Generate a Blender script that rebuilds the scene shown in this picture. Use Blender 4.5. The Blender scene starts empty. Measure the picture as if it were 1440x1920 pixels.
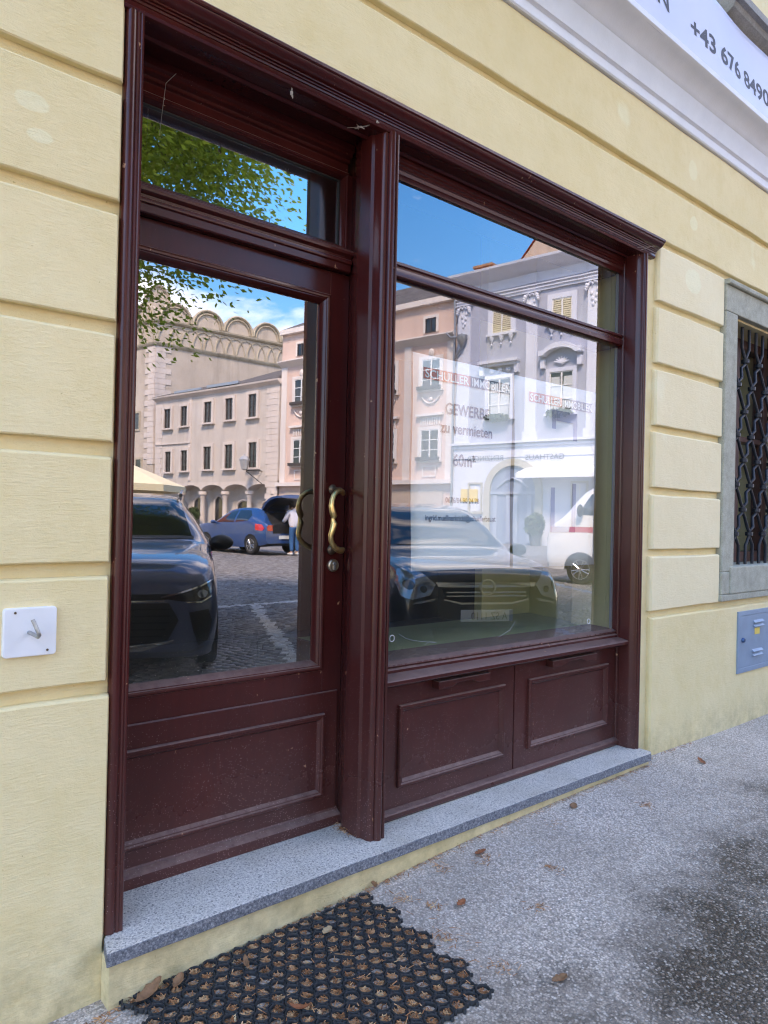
import bpy, bmesh, math, random
import numpy as np
from mathutils import Vector, Matrix
from mathutils.bvhtree import BVHTree

R = math.radians
rnd = random.Random(7)
SC = bpy.context.scene
COL = SC.collection
H = 1.40                       # height of the lens above the datum; wall measurements are taken from the lens

# ------------------------------------------------------------------ camera
YAW, PIT, ROL = 0.700729, 0.006985, 0.022130
F_ = Vector((math.sin(YAW) * math.cos(PIT), math.cos(YAW) * math.cos(PIT), math.sin(PIT)))
R_ = Vector((math.cos(YAW), -math.sin(YAW), 0))
U_ = R_.cross(F_)
R2 = R_ * math.cos(ROL) + U_ * math.sin(ROL)
U2 = U_ * math.cos(ROL) - R_ * math.sin(ROL)
cam_d = bpy.data.cameras.new('camera')
cam_d.sensor_fit = 'HORIZONTAL'
cam_d.sensor_width = 36
cam_d.lens = 33.75
cam_d.clip_start = 0.02
cam_d.clip_end = 2000
cam = bpy.data.objects.new('camera', cam_d)
cam.matrix_world = Matrix(((R2.x, U2.x, -F_.x, 0), (R2.y, U2.y, -F_.y, -2.1), (R2.z, U2.z, -F_.z, H), (0, 0, 0, 1)))
COL.objects.link(cam)
SC.camera = cam

# ------------------------------------------------------------------ sky, sun, exposure
SUN_EL, SUN_AZ = R(52), math.atan2(-0.75, 0.66)          # the sun stands behind and to the left of the yellow house
sun_dir = Vector((math.sin(SUN_AZ) * math.cos(SUN_EL), math.cos(SUN_AZ) * math.cos(SUN_EL), math.sin(SUN_EL)))
world = bpy.data.worlds.new('World')
SC.world = world
world.use_nodes = True
wn, wl = world.node_tree.nodes, world.node_tree.links
wn.clear()
w_out = wn.new('ShaderNodeOutputWorld')
w_bg = wn.new('ShaderNodeBackground')
w_sky = wn.new('ShaderNodeTexSky')
w_sky.sky_type = 'NISHITA'
w_sky.sun_disc = False
w_sky.sun_elevation = SUN_EL
w_sky.sun_rotation = SUN_AZ
w_sky.altitude = 300
w_sky.air_density = 1.0
w_sky.dust_density = 0.0
w_sky.ozone_density = 2.5
w_tc = wn.new('ShaderNodeTexCoord')
w_map = wn.new('ShaderNodeMapping')
w_map.inputs['Scale'].default_value = (1.0, 1.0, 2.6)
w_map.inputs['Location'].default_value = (5.61, 6.68, 3.98)
w_n1 = wn.new('ShaderNodeTexNoise')
w_n1.inputs['Scale'].default_value = 2.3
w_n1.inputs['Detail'].default_value = 9
w_n1.inputs['Roughness'].default_value = 0.58
w_n1.inputs['Distortion'].default_value = 0.25
w_r1 = wn.new('ShaderNodeValToRGB')
w_r1.color_ramp.elements[0].position = 0.485
w_r1.color_ramp.elements[0].color = (0, 0, 0, 1)
w_r1.color_ramp.elements[1].position = 0.72
w_r1.color_ramp.elements[1].color = (1, 1, 1, 1)
w_mix = wn.new('ShaderNodeMixRGB')
w_mix.inputs['Color2'].default_value = (7.0, 7.2, 7.6, 1)
wl.new(w_tc.outputs['Generated'], w_map.inputs['Vector'])
wl.new(w_map.outputs['Vector'], w_n1.inputs['Vector'])
wl.new(w_n1.outputs['Fac'], w_r1.inputs['Fac'])
wl.new(w_r1.outputs['Color'], w_mix.inputs['Fac'])
w_hs = wn.new('ShaderNodeHueSaturation')
w_hs.inputs['Saturation'].default_value = 1.4
w_hs.inputs['Value'].default_value = 1.1
wl.new(w_sky.outputs['Color'], w_hs.inputs['Color'])
w_bw = wn.new('ShaderNodeRGBToBW')                       # a clear deep blue down to the roofs: thin out the milky horizon
w_ma = wn.new('ShaderNodeMath')
w_ma.operation = 'MULTIPLY_ADD'
w_ma.inputs[1].default_value = 0.25
w_ma.inputs[2].default_value = 1.0
w_dv = wn.new('ShaderNodeVectorMath')
w_dv.operation = 'DIVIDE'
wl.new(w_hs.outputs['Color'], w_bw.inputs[0])
wl.new(w_bw.outputs[0], w_ma.inputs[0])
wl.new(w_hs.outputs['Color'], w_dv.inputs[0])
wl.new(w_ma.outputs[0], w_dv.inputs[1])
wl.new(w_dv.outputs[0], w_mix.inputs['Color1'])
wl.new(w_mix.outputs['Color'], w_bg.inputs['Color'])
w_bg.inputs['Strength'].default_value = 0.15
wl.new(w_bg.outputs['Background'], w_out.inputs['Surface'])

sun_d = bpy.data.lights.new('sun', 'SUN')
sun_d.energy = 1.5
sun_d.angle = R(12)
sun_d.color = (1.0, 0.94, 0.84)
sun = bpy.data.objects.new('sun', sun_d)
sun.rotation_euler = (-sun_dir).to_track_quat('-Z', 'Y').to_euler()
sun.location = (-20, 30, 40)
COL.objects.link(sun)

SC.view_settings.view_transform = 'Standard'
SC.view_settings.look = 'None'
SC.view_settings.gamma = 1
SC.view_settings.exposure = 3.0
try:                                                     # the camera's own white balance for open shade
    SC.view_settings.use_white_balance = True
    SC.view_settings.white_balance_temperature = 8600
    SC.view_settings.white_balance_tint = 23
except Exception:
    pass
SC.render.engine = 'CYCLES'
SC.cycles.use_denoising = True
try:
    SC.cycles.denoiser = 'OPENIMAGEDENOISE'
    SC.cycles.denoising_input_passes = 'RGB_ALBEDO_NORMAL'
    SC.cycles.denoising_prefilter = 'ACCURATE'
except Exception:
    pass
SC.cycles.max_bounces = 10
SC.cycles.diffuse_bounces = 4
SC.cycles.glossy_bounces = 5
SC.cycles.transmission_bounces = 6
SC.cycles.transparent_max_bounces = 12
SC.cycles.sample_clamp_indirect = 6
SC.cycles.caustics_reflective = False
SC.cycles.caustics_refractive = False
SC.cycles.filter_width = 1.2

# ------------------------------------------------------------------ node helper
class NT:
    def __init__(s, name):
        s.m = bpy.data.materials.new(name)
        s.m.use_nodes = True
        s.t = s.m.node_tree
        s.t.nodes.clear()
        s.out = s.t.nodes.new('ShaderNodeOutputMaterial')
        s._pos = None

    def n(s, typ, **kw):
        nd = s.t.nodes.new(typ)
        for k, v in kw.items():
            setattr(nd, k, v)
        return nd

    def put(s, sock, v):
        if v is None:
            return
        if hasattr(v, 'is_linked') or isinstance(v, bpy.types.NodeSocket):
            s.t.links.new(v, sock)
        elif isinstance(v, (tuple, list)) and len(v) == 3 and sock.type == 'RGBA':
            sock.default_value = (*v, 1)
        else:
            sock.default_value = v

    def pos(s):
        if s._pos is None:
            s._pos = s.n('ShaderNodeNewGeometry')
        return s._pos.outputs['Position']

    def nor(s):
        s.pos()
        return s._pos.outputs['Normal']

    def obj(s):
        return s.n('ShaderNodeTexCoord').outputs['Object']

    def rand(s):
        return s.n('ShaderNodeObjectInfo').outputs['Random']

    def attr(s, name):
        return s.n('ShaderNodeAttribute', attribute_name=name).outputs['Color']

    def map(s, vec, scale=(1, 1, 1), loc=(0, 0, 0), rot=(0, 0, 0)):
        m = s.n('ShaderNodeMapping')
        s.put(m.inputs['Vector'], vec)
        m.inputs['Scale'].default_value = scale
        m.inputs['Location'].default_value = loc
        m.inputs['Rotation'].default_value = rot
        return m.outputs['Vector']

    def noise(s, scale, detail=4, rough=0.5, vec=None, dist=0):
        t = s.n('ShaderNodeTexNoise')
        s.put(t.inputs['Vector'], vec if vec is not None else s.pos())
        t.inputs['Scale'].default_value = scale
        t.inputs['Detail'].default_value = detail
        t.inputs['Roughness'].default_value = rough
        t.inputs['Distortion'].default_value = dist
        return t.outputs['Fac']

    def vor(s, scale, vec=None, feature='F1', out='Distance', rand=1.0):
        t = s.n('ShaderNodeTexVoronoi', feature=feature)
        s.put(t.inputs['Vector'], vec if vec is not None else s.pos())
        t.inputs['Scale'].default_value = scale
        t.inputs['Randomness'].default_value = rand
        return t.outputs[out]

    def ramp(s, f, stops, interp='LINEAR'):
        r = s.n('ShaderNodeValToRGB')
        r.color_ramp.interpolation = interp
        e = r.color_ramp.elements
        while len(e) < len(stops):
            e.new(0.5)
        for i, (p_, c) in enumerate(stops):
            e[i].position = p_
            e[i].color = (c, c, c, 1) if isinstance(c, (int, float)) else (*c, 1)
        s.put(r.inputs['Fac'], f)
        return r.outputs['Color']

    def mix(s, f, a, b, mode='MIX'):
        m = s.n('ShaderNodeMixRGB', blend_type=mode)
        s.put(m.inputs['Fac'], f)
        s.put(m.inputs['Color1'], a)
        s.put(m.inputs['Color2'], b)
        return m.outputs['Color']

    def math(s, op, a, b=None, clamp=False):
        m = s.n('ShaderNodeMath', operation=op, use_clamp=clamp)
        s.put(m.inputs[0], a)
        if b is not None:
            s.put(m.inputs[1], b)
        return m.outputs[0]

    def sep(s, vec):
        x = s.n('ShaderNodeSeparateXYZ')
        s.put(x.inputs[0], vec)
        return x.outputs

    def bump(s, h, strength=0.3, dist=0.01, normal=None):
        b = s.n('ShaderNodeBump')
        s.put(b.inputs['Height'], h)
        b.inputs['Strength'].default_value = strength
        b.inputs['Distance'].default_value = dist
        if normal is not None:
            s.put(b.inputs['Normal'], normal)
        return b.outputs['Normal']

    def bsdf(s, col, rough=0.5, normal=None, metal=0.0, spec=0.5, coat=0.0, **kw):
        b = s.n('ShaderNodeBsdfPrincipled')
        s.put(b.inputs['Base Color'], col)
        s.put(b.inputs['Roughness'], rough)
        s.put(b.inputs['Metallic'], metal)
        s.put(b.inputs['Specular IOR Level'], spec)
        if coat:
            s.put(b.inputs['Coat Weight'], coat)
            s.put(b.inputs['Coat Roughness'], kw.get('coat_rough', 0.05))
        if normal is not None:
            s.put(b.inputs['Normal'], normal)
        s.t.links.new(b.outputs[0], s.out.inputs['Surface'])
        s.b = b
        return s.m


def srgb(r, g, b):
    f = lambda c: c / 12.92 if c <= 0.04045 else ((c + 0.055) / 1.055) ** 2.4
    return (f(r / 255), f(g / 255), f(b / 255))


MATS = {}


def plain(name, col, rough=0.5, metal=0.0, var=0.08, scale=8.0, bump=0.0, bscale=60, coat=0.0, spec=0.5):
    if name in MATS:
        return MATS[name]
    k = NT(name)
    nz = k.noise(scale, 5, 0.6)
    a = tuple(c * (1 - var) for c in col)
    b = tuple(min(1, c * (1 + var)) for c in col)
    c = k.ramp(nz, [(0.3, a), (0.7, b)])
    nm = k.bump(k.noise(bscale, 4, 0.6), bump, 0.004) if bump else None
    MATS[name] = k.bsdf(c, rough, nm, metal, spec, coat)
    return MATS[name]


# ------------------------------------------------------------------ mesh helper
class MB:
    """collects shapes; build() links them as ONE mesh object. dz lifts lens-relative heights to the datum."""

    def __init__(s, xf=None):
        s.v, s.f, s.fm = [], [], []
        s.xf = xf
        s.mi = 0

    def add(s, vs, fs):
        o = len(s.v)
        s.v.extend([tuple(q) for q in vs])
        for f in fs:
            s.f.append([i + o for i in f])
            s.fm.append(s.mi)
        return s

    def box(s, x0, x1, y0, y1, z0, z1):
        return s.add([(x0, y0, z0), (x1, y0, z0), (x1, y1, z0), (x0, y1, z0), (x0, y0, z1), (x1, y0, z1), (x1, y1, z1), (x0, y1, z1)],
                     [(0, 3, 2, 1), (4, 5, 6, 7), (0, 1, 5, 4), (1, 2, 6, 5), (2, 3, 7, 6), (3, 0, 4, 7)])

    def loft(s, rings, closed=True, caps=True):
        n = len(rings[0])
        vs = [q for r in rings for q in r]
        fs = []
        for i in range(len(rings) - 1):
            for j in range(n if closed else n - 1):
                k = (j + 1) % n
                fs.append((i * n + j, i * n + k, (i + 1) * n + k, (i + 1) * n + j))
        if caps and closed:
            fs.append(tuple(range(n))[::-1])
            fs.append(tuple(range((len(rings) - 1) * n, len(rings) * n)))
        return s.add(vs, fs)

    def prism_x(s, prof, x0, x1):          # prof: list of (y,z)
        return s.loft([[(x0, y, z) for y, z in prof], [(x1, y, z) for y, z in prof]])

    def prism_z(s, prof, z0, z1):          # prof: list of (x,y)
        return s.loft([[(x, y, z0) for x, y in prof], [(x, y, z1) for x, y in prof]])

    def prism_y(s, prof, y0, y1):          # prof: list of (x,z)
        return s.loft([[(x, y0, z) for x, z in prof], [(x, y1, z) for x, z in prof]])

    def tube(s, path, r, n=8, closed=False):
        path = [Vector(q) for q in path]
        rr = r if isinstance(r, (list, tuple)) else [r] * len(path)
        rings = []
        up = Vector((0, 0, 1))
        prev = None
        for i, q in enumerate(path):
            a = path[max(i - 1, 0)] if not closed else path[i - 1]
            b = path[min(i + 1, len(path) - 1)] if not closed else path[(i + 1) % len(path)]
            t = (b - a)
            if t.length < 1e-9:
                t = Vector((0, 0, 1))
            t.normalize()
            if prev is None:
                u = t.cross(up)
                if u.length < 0.05:
                    u = t.cross(Vector((1, 0, 0)))
            else:
                u = prev - t * prev.dot(t)
            u.normalize()
            prev = u
            w = t.cross(u)
            rings.append([tuple(q + u * (rr[i] * math.cos(2 * math.pi * k / n)) + w * (rr[i] * math.sin(2 * math.pi * k / n))) for k in range(n)])
        if closed:
            rings.append(rings[0])
        return s.loft(rings, True, not closed)

    def lathe(s, prof, c=(0, 0, 0), n=16, axis='z'):     # prof: (r,h)
        rings = []
        for r, h in prof:
            ring = []
            for k in range(n):
                a = 2 * math.pi * k / n
                p_ = (r * math.cos(a), r * math.sin(a), h)
                if axis == 'y':
                    p_ = (p_[0], p_[2], p_[1])
                elif axis == 'x':
                    p_ = (p_[2], p_[0], p_[1])
                ring.append((p_[0] + c[0], p_[1] + c[1], p_[2] + c[2]))
            rings.append(ring)
        return s.loft(rings)

    def frame(s, x0, x1, z0, z1, prof):    # mitred moulding: prof (inset, y) round a rectangle
        rings = []
        for ins, y in prof:
            rings.append([(x0 + ins, y, z0 + ins), (x1 - ins, y, z0 + ins), (x1 - ins, y, z1 - ins), (x0 + ins, y, z1 - ins)])
        return s.loft(rings, True, False)

    def ell(s, c, r, n=10, m=8):
        return s.lathe_e(c, r, n, m)

    def lathe_e(s, c, r, n, m):
        rings = []
        for i in range(m + 1):
            a = -math.pi / 2 + math.pi * i / m
            rr = max(math.cos(a), 0.02)
            rings.append([(c[0] + r[0] * rr * math.cos(2 * math.pi * k / n), c[1] + r[1] * rr * math.sin(2 * math.pi * k / n), c[2] + r[2] * math.sin(a)) for k in range(n)])
        return s.loft(rings)

    def build(s, name, mat, parent=None, smooth=None, bevel=0, lift=True, recalc=True, seg=2):
        vs = s.v
        if s.xf:
            vs = [s.xf(*q) for q in vs]
        elif lift:
            vs = [(x, y, z + H) for x, y, z in vs]
        me = bpy.data.meshes.new(name)
        me.from_pydata(vs, [], s.f)
        for m_ in (mat if isinstance(mat, (list, tuple)) else [mat]):
            me.materials.append(m_)
        if any(s.fm):
            me.polygons.foreach_set('material_index', s.fm)
        if recalc:
            bm = bmesh.new()
            bm.from_mesh(me)
            bmesh.ops.recalc_face_normals(bm, faces=bm.faces)
            bm.to_mesh(me)
            bm.free()
        if smooth is not None:
            me.shade_smooth()
            me.set_sharp_from_angle(angle=R(smooth))
        me.update()
        o = bpy.data.objects.new(name, me)
        COL.objects.link(o)
        if bevel:
            md = o.modifiers.new('edge', 'BEVEL')
            md.width = bevel
            md.segments = seg
            md.limit_method = 'ANGLE'
            md.angle_limit = R(40)
        if parent is not None:
            attach(o, parent)
        return o


LOCAL = set()


def attach(o, parent):
    o.parent = parent
    if parent.name in LOCAL:
        LOCAL.add(o.name)
    else:
        o.matrix_parent_inverse = world_of(parent).inverted()


def world_of(o):
    M = Matrix.LocRotScale(o.location, o.rotation_euler, o.scale)
    if o.parent is not None:
        return world_of(o.parent) @ o.matrix_parent_inverse @ M
    return M


def tag(o, label, cat, group=None):
    o['label'] = label
    o['category'] = cat
    if group:
        o['group'] = group
    return o


def thing(name, label, cat, loc=(0, 0, 0), rotz=0, group=None, local=False):
    o = bpy.data.objects.new(name, None)
    o.empty_display_size = 0.2
    o.location = loc
    o.rotation_euler = (0, 0, rotz)
    COL.objects.link(o)
    if local:
        LOCAL.add(o.name)
    return tag(o, label, cat, group)


def struct(o, kind='structure'):
    o['kind'] = kind
    return o


def text_mb(txt, size, xf3, extrude=0.0, font_scale_x=1.0, align='LEFT', bold=0.0):
    """text as a flat mesh; xf3 maps (u,v) in the plane of the writing to a point"""
    cu = bpy.data.curves.new('lettering', 'FONT')
    cu.body = txt
    cu.size = size
    cu.align_x = align
    cu.resolution_u = 3
    cu.offset = bold
    ob = bpy.data.objects.new('lettering', cu)
    COL.objects.link(ob)
    dg = bpy.context.evaluated_depsgraph_get()
    me = bpy.data.meshes.new_from_object(ob.evaluated_get(dg))
    mb = MB()
    mb.add([xf3(v.co.x * font_scale_x, v.co.y) for v in me.vertices], [tuple(q.vertices) for q in me.polygons])
    bpy.data.objects.remove(ob)
    bpy.data.curves.remove(cu)
    bpy.data.meshes.remove(me)
    return mb

# ------------------------------------------------------------------ materials of the house front
def m_plaster(name='yellow_plaster', fade=0.0):
    k = NT(name)
    P = k.pos()
    big = k.noise(1.3, 5, 0.6)
    mid = k.noise(6, 6, 0.65)
    c = k.ramp(big, [(0.3, srgb(226, 207, 160)), (0.55, srgb(232, 214, 170)), (0.75, srgb(236, 222, 182))])
    c = k.mix(k.ramp(mid, [(0.45, 0.0), (0.75, 0.35)]), c, srgb(214, 190, 128))
    pale = k.ramp(k.noise(2.4, 3, 0.5, k.map(P, (1, 1, 1.2), (3.1, 0, 7.7))), [(0.66, 0.0), (0.72, 0.55)])
    c = k.mix(pale, c, srgb(236, 230, 196))
    c = k.mix(fade, c, srgb(240, 232, 208))
    # filler patches rubbed over old fixings
    x_, y_, z_ = k.sep(P)
    wv = k.math('MULTIPLY', k.math('SUBTRACT', k.noise(16, 4, 0.6), 0.5), 0.9)
    for px, pz, rx, rz, am in ((4.139, 1.441 + H, 0.10, 0.075, 0.5), (4.132, 1.785 + H, 0.05, 0.045, 0.4), (4.113, 2.095 + H, 0.055, 0.06, 0.3), (0.501, 1.097 + H, 0.045, 0.028, 0.4), (0.524, 1.011 + H, 0.035, 0.02, 0.4)):
        dx = k.math('DIVIDE', k.math('SUBTRACT', x_, px), rx)
        dz = k.math('DIVIDE', k.math('SUBTRACT', z_, pz), rz)
        d2 = k.math('ADD', k.math('ADD', k.math('MULTIPLY', dx, dx), k.math('MULTIPLY', dz, dz)), wv)
        c = k.mix(k.math('MULTIPLY', k.ramp(d2, [(0.75, 1.0), (1.0, 0.0)]), am), c, srgb(238, 236, 204))
    z = k.sep(P)[2]
    low = k.math('MULTIPLY', k.ramp(z, [(0.02, 1.0), (0.32, 0.0)]), k.ramp(k.noise(9, 6, 0.7), [(0.35, 0.0), (0.7, 1.0)]))
    c = k.mix(k.math('MULTIPLY', low, 0.75), c, srgb(140, 128, 96))
    fleck = k.ramp(k.noise(85, 2, 0.5), [(0.72, 0.0), (0.78, 0.6)])
    c = k.mix(fleck, c, srgb(160, 136, 88))
    s1 = k.noise(1.0, 5, 0.6, k.map(P, (13, 13, 105), (0, 0, 0), (0, R(5), 0)), 1.6)
    s2 = k.noise(1.0, 5, 0.6, k.map(P, (20, 20, 95), (3, 1, 2), (0, R(-24), 0)), 1.6)
    streak = k.mix(k.ramp(k.noise(3.1, 3, 0.5), [(0.42, 0.0), (0.58, 1.0)]), s1, s2)
    hairs = k.ramp(streak, [(0.25, 0.0), (0.5, 0.6), (0.62, 1.0), (0.8, 0.85)])
    lumps = k.noise(22, 5, 0.6)
    h = k.math('ADD', k.math('MULTIPLY', hairs, 0.30), k.math('MULTIPLY', lumps, 1.1))
    grain = k.noise(260, 3, 0.6)
    h = k.math('ADD', h, k.math('MULTIPLY', grain, 0.22))
    return k.bsdf(c, 0.86, k.bump(h, 0.5, 0.006), spec=0.25)


def m_paint():
    k = NT('oxblood_paint')
    P = k.pos()
    base = k.ramp(k.noise(3.0, 5, 0.6), [(0.3, srgb(62, 20, 20)), (0.7, srgb(78, 27, 25))])
    grain = k.noise(1.0, 4, 0.6, k.map(P, (70, 70, 5)))
    base = k.mix(k.ramp(grain, [(0.4, 0.0), (0.8, 0.28)]), base, srgb(46, 18, 20))
    up = k.ramp(k.sep(k.nor())[2], [(0.25, 0.0), (0.7, 1.0)])
    dust = k.math('MULTIPLY', up, k.ramp(k.noise(26, 5, 0.7), [(0.3, 0.3), (0.65, 0.95)]))
    z = k.sep(P)[2]
    film = k.math('MULTIPLY', k.ramp(z, [(0.2, 0.14), (0.95, 0.01)]), k.ramp(k.noise(2.5, 5, 0.7), [(0.25, 0.6), (0.75, 1.0)]))
    c = k.mix(k.math('MAXIMUM', k.math('MULTIPLY', dust, 0.62), film), base, srgb(150, 124, 116))
    sp = k.vor(150)
    dens = k.noise(5, 3, 0.5)
    lowm = k.ramp(z, [(0.25, 1.0), (1.1, 0.35)])
    thr = k.math('MULTIPLY', k.math('MULTIPLY', dens, lowm), 0.40)
    spk = k.math('LESS_THAN', sp, thr)
    spk = k.math('MULTIPLY', spk, k.ramp(k.vor(150, None, 'F1', 'Color'), [(0.56, 0.0), (0.60, 1.0)]))
    c = k.mix(k.math('MULTIPLY', spk, 0.6), c, srgb(180, 150, 146))
    chip = k.ramp(k.noise(31, 4, 0.6, k.map(P, (1, 1, 0.6))), [(0.715, 0.0), (0.73, 1.0)])
    c = k.mix(k.math('MULTIPLY', chip, 0.7), c, srgb(188, 140, 112))
    rough = k.math('ADD', 0.22, k.math('MULTIPLY', k.math('MAXIMUM', dust, film), 0.6))
    h = k.math('ADD', k.math('MULTIPLY', grain, 0.4), k.noise(40, 3, 0.5))
    return k.bsdf(c, rough, k.bump(h, 0.10, 0.003), spec=0.38)


def m_granite():
    k = NT('grey_granite')
    a = k.noise(150, 3, 0.75)
    b = k.vor(210, None, 'F1', 'Color')
    c = k.ramp(a, [(0.3, srgb(112, 114, 118)), (0.45, srgb(190, 184, 176)), (0.6, srgb(222, 215, 206)), (0.75, srgb(238, 231, 222))])
    dk = k.ramp(b, [(0.16, 1.0), (0.24, 0.0)])
    c = k.mix(k.math('MULTIPLY', dk, 0.6), c, srgb(62, 66, 76))
    dirt = k.ramp(k.noise(4.5, 6, 0.65), [(0.45, 0.0), (0.72, 0.42)])
    c = k.mix(dirt, c, srgb(140, 132, 116))
    return k.bsdf(c, 0.62, k.bump(k.noise(190, 3, 0.6), 0.12, 0.002), spec=0.4)


def m_granite_edge():
    k = NT('split_granite')
    a = k.noise(120, 4, 0.8)
    c = k.ramp(a, [(0.3, srgb(58, 62, 72)), (0.5, srgb(112, 116, 124)), (0.72, srgb(176, 178, 182))])
    return k.bsdf(c, 0.8, k.bump(a, 0.6, 0.004), spec=0.3)


def m_asphalt():
    k = NT('worn_asphalt')
    P = k.pos()
    st = k.vor(135, None, 'F1', 'Color')
    sd = k.vor(135, None, 'F1', 'Distance')
    fine = k.noise(160, 4, 0.7)
    stone = k.ramp(st, [(0.0, srgb(124, 111, 102)), (0.3, srgb(188, 173, 161)), (0.65, srgb(226, 210, 197)), (0.88, srgb(245, 231, 219)), (1.0, srgb(255, 250, 242))])
    c = k.mix(k.ramp(sd, [(0.35, 0.0), (0.75, 0.7)]), stone, srgb(140, 136, 132))
    c = k.mix(k.ramp(fine, [(0.36, 0.7), (0.48, 0.0)]), c, srgb(96, 92, 90))
    x, y, z = k.sep(P)
    blot = k.ramp(k.noise(1.7, 6, 0.62), [(0.34, 0.0), (0.62, 0.5)])
    c = k.mix(k.math('MULTIPLY', blot, 0.85), c, srgb(136, 124, 112))
    # a damp patch left from the road side, with its own ragged outline
    edge = k.math('ADD', k.math('MULTIPLY', k.noise(2.3, 6, 0.62), 1.25), k.math('ADD', k.math('MULTIPLY', y, -1.0), k.math('MULTIPLY', x, 0.10)))
    wet = k.math('MULTIPLY', k.math('SUBTRACT', k.math('ADD', edge, k.math('MULTIPLY', k.noise(14, 5, 0.7), 0.34)), 1.66), 2.4, True)
    c = k.mix(k.math('MULTIPLY', wet, k.ramp(st, [(0.62, 0.97), (0.92, 0.45)])), c, k.mix(1.0, k.mix(1.0, c, c, 'MULTIPLY'), (0.34, 0.34, 0.33), 'MULTIPLY'))
    moss = k.math('MULTIPLY', k.ramp(y, [(-0.35, 0.0), (-0.02, 0.6)]), k.ramp(k.noise(11, 5, 0.7), [(0.45, 0.0), (0.7, 1.0)]))
    c = k.mix(moss, c, srgb(92, 84, 70))
    rough = k.math('SUBTRACT', 0.85, k.math('MULTIPLY', wet, 0.38))
    h = k.math('ADD', k.math('MULTIPLY', k.math('SUBTRACT', 1.0, sd), 0.9), k.math('MULTIPLY', fine, 0.4))
    return k.bsdf(c, rough, k.bump(h, 0.55, 0.004), spec=0.4)


def m_stone(name='grey_stone', a=(112, 116, 114), b=(160, 162, 158), sc=14, fine=150):
    k = NT(name)
    c = k.ramp(k.noise(sc, 7, 0.68), [(0.3, srgb(*a)), (0.7, srgb(*b))])
    c = k.mix(k.ramp(k.noise(fine, 3, 0.7), [(0.35, 0.35), (0.6, 0.0)]), c, srgb(*[q * 0.7 for q in a]))
    return k.bsdf(c, 0.85, k.bump(k.noise(fine * 0.7, 4, 0.7), 0.35, 0.004), spec=0.25)


def m_glass(name, refl, tint=(0.92, 0.95, 0.93), dust=0.02):
    k = NT(name)
    lw = k.n('ShaderNodeLayerWeight')
    lw.inputs['Blend'].default_value = 0.5
    fr = k.math('ADD', refl, k.math('MULTIPLY', k.math('POWER', lw.outputs['Facing'], 2.0), 0.45), True)
    tr = k.n('ShaderNodeBsdfTransparent')
    tr.inputs[0].default_value = (*tint, 1)
    gl = k.n('ShaderNodeBsdfGlossy')
    gl.inputs['Roughness'].default_value = 0.0
    gl.inputs['Color'].default_value = (0.97, 0.98, 1.0, 1)
    wave = k.bump(k.noise(1.6, 2, 0.5), 0.012, 0.02)
    k.t.links.new(wave, gl.inputs['Normal'])
    mx = k.n('ShaderNodeMixShader')
    k.t.links.new(fr, mx.inputs[0])
    k.t.links.new(tr.outputs[0], mx.inputs[1])
    k.t.links.new(gl.outputs[0], mx.inputs[2])
    # specks and a thin dust film on the pane
    df = k.n('ShaderNodeBsdfDiffuse')
    df.inputs[0].default_value = (0.72, 0.72, 0.68, 1)
    P = k.pos()
    z = k.sep(P)[2]
    sp = k.math('LESS_THAN', k.vor(90), k.math('MULTIPLY', k.ramp(z, [(0.78, 0.22), (1.15, 0.06), (2.6, 0.05)]), k.noise(4, 3, 0.5)))
    sp = k.math('MULTIPLY', sp, k.ramp(k.vor(90, None, 'F1', 'Color'), [(0.5, 0.0), (0.55, 1.0)]))
    scr = k.ramp(k.noise(1.0, 4, 0.6, k.map(P, (5, 5, 38), (0, 0, 0), (0, R(24), 0)), 2.0), [(0.66, 0.0), (0.70, 0.25)])
    film = k.math('ADD', dust, k.math('MULTIPLY', k.ramp(z, [(0.70, 0.16), (0.98, 0.0)]), k.ramp(k.noise(14, 5, 0.7), [(0.3, 0.1), (0.75, 1.0)])))
    f = k.math('ADD', k.math('MULTIPLY', sp, 0.8), k.math('ADD', film, k.math('MULTIPLY', scr, k.ramp(z, [(0.75, 0.25), (1.05, 0.0)]))), True)
    m2 = k.n('ShaderNodeMixShader')
    k.put(m2.inputs[0], f)
    k.t.links.new(mx.outputs[0], m2.inputs[1])
    k.t.links.new(df.outputs[0], m2.inputs[2])
    k.t.links.new(m2.outputs[0], k.out.inputs['Surface'])
    return k.m


PLASTER = m_plaster()
PALE_PLASTER = m_plaster('pale_plaster', 0.38)
PAINT = m_paint()
GRANITE = m_granite()
GRANITE_EDGE = m_granite_edge()
ASPHALT = m_asphalt()
STONE = m_stone('grey_stone', (152, 153, 140), (186, 186, 172))
GLASS_DOOR = m_glass('door_glass', 0.32, dust=0.004)
GLASS_WIN = m_glass('shop_window_glass', 0.19, dust=0.010)
GLASS_FAN = m_glass('fanlight_glass', 0.46, dust=0.004)
GLASS_DARK = m_glass('barred_window_glass', 0.05, dust=0.0)
WHITE_PLASTER = plain('white_plaster', srgb(224, 228, 236), 0.8, var=0.05, scale=5, bump=0.25, bscale=120)
BRASS = plain('worn_brass', srgb(222, 190, 128), 0.3, metal=0.9, var=0.25, scale=60, bump=0.12, bscale=180)
DARK_BRONZE = plain('dark_bronze', srgb(104, 88, 74), 0.4, metal=0.7, var=0.2, scale=50)
LOCK_RING = plain('lock_ring', srgb(168, 150, 128), 0.35, metal=0.8, var=0.15, scale=60)
STEEL = plain('galvanised_steel', srgb(168, 170, 170), 0.42, metal=0.85, var=0.2, scale=70)
IRON = plain('forged_iron', srgb(40, 45, 54), 0.48, metal=0.35, var=0.25, scale=40, bump=0.2, bscale=140)
ENAMEL = plain('white_enamel', srgb(226, 228, 232), 0.3, var=0.03, scale=14)
RUBBER = plain('black_rubber', srgb(38, 42, 46), 0.62, var=0.25, scale=70, bump=0.2, bscale=220)
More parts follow.
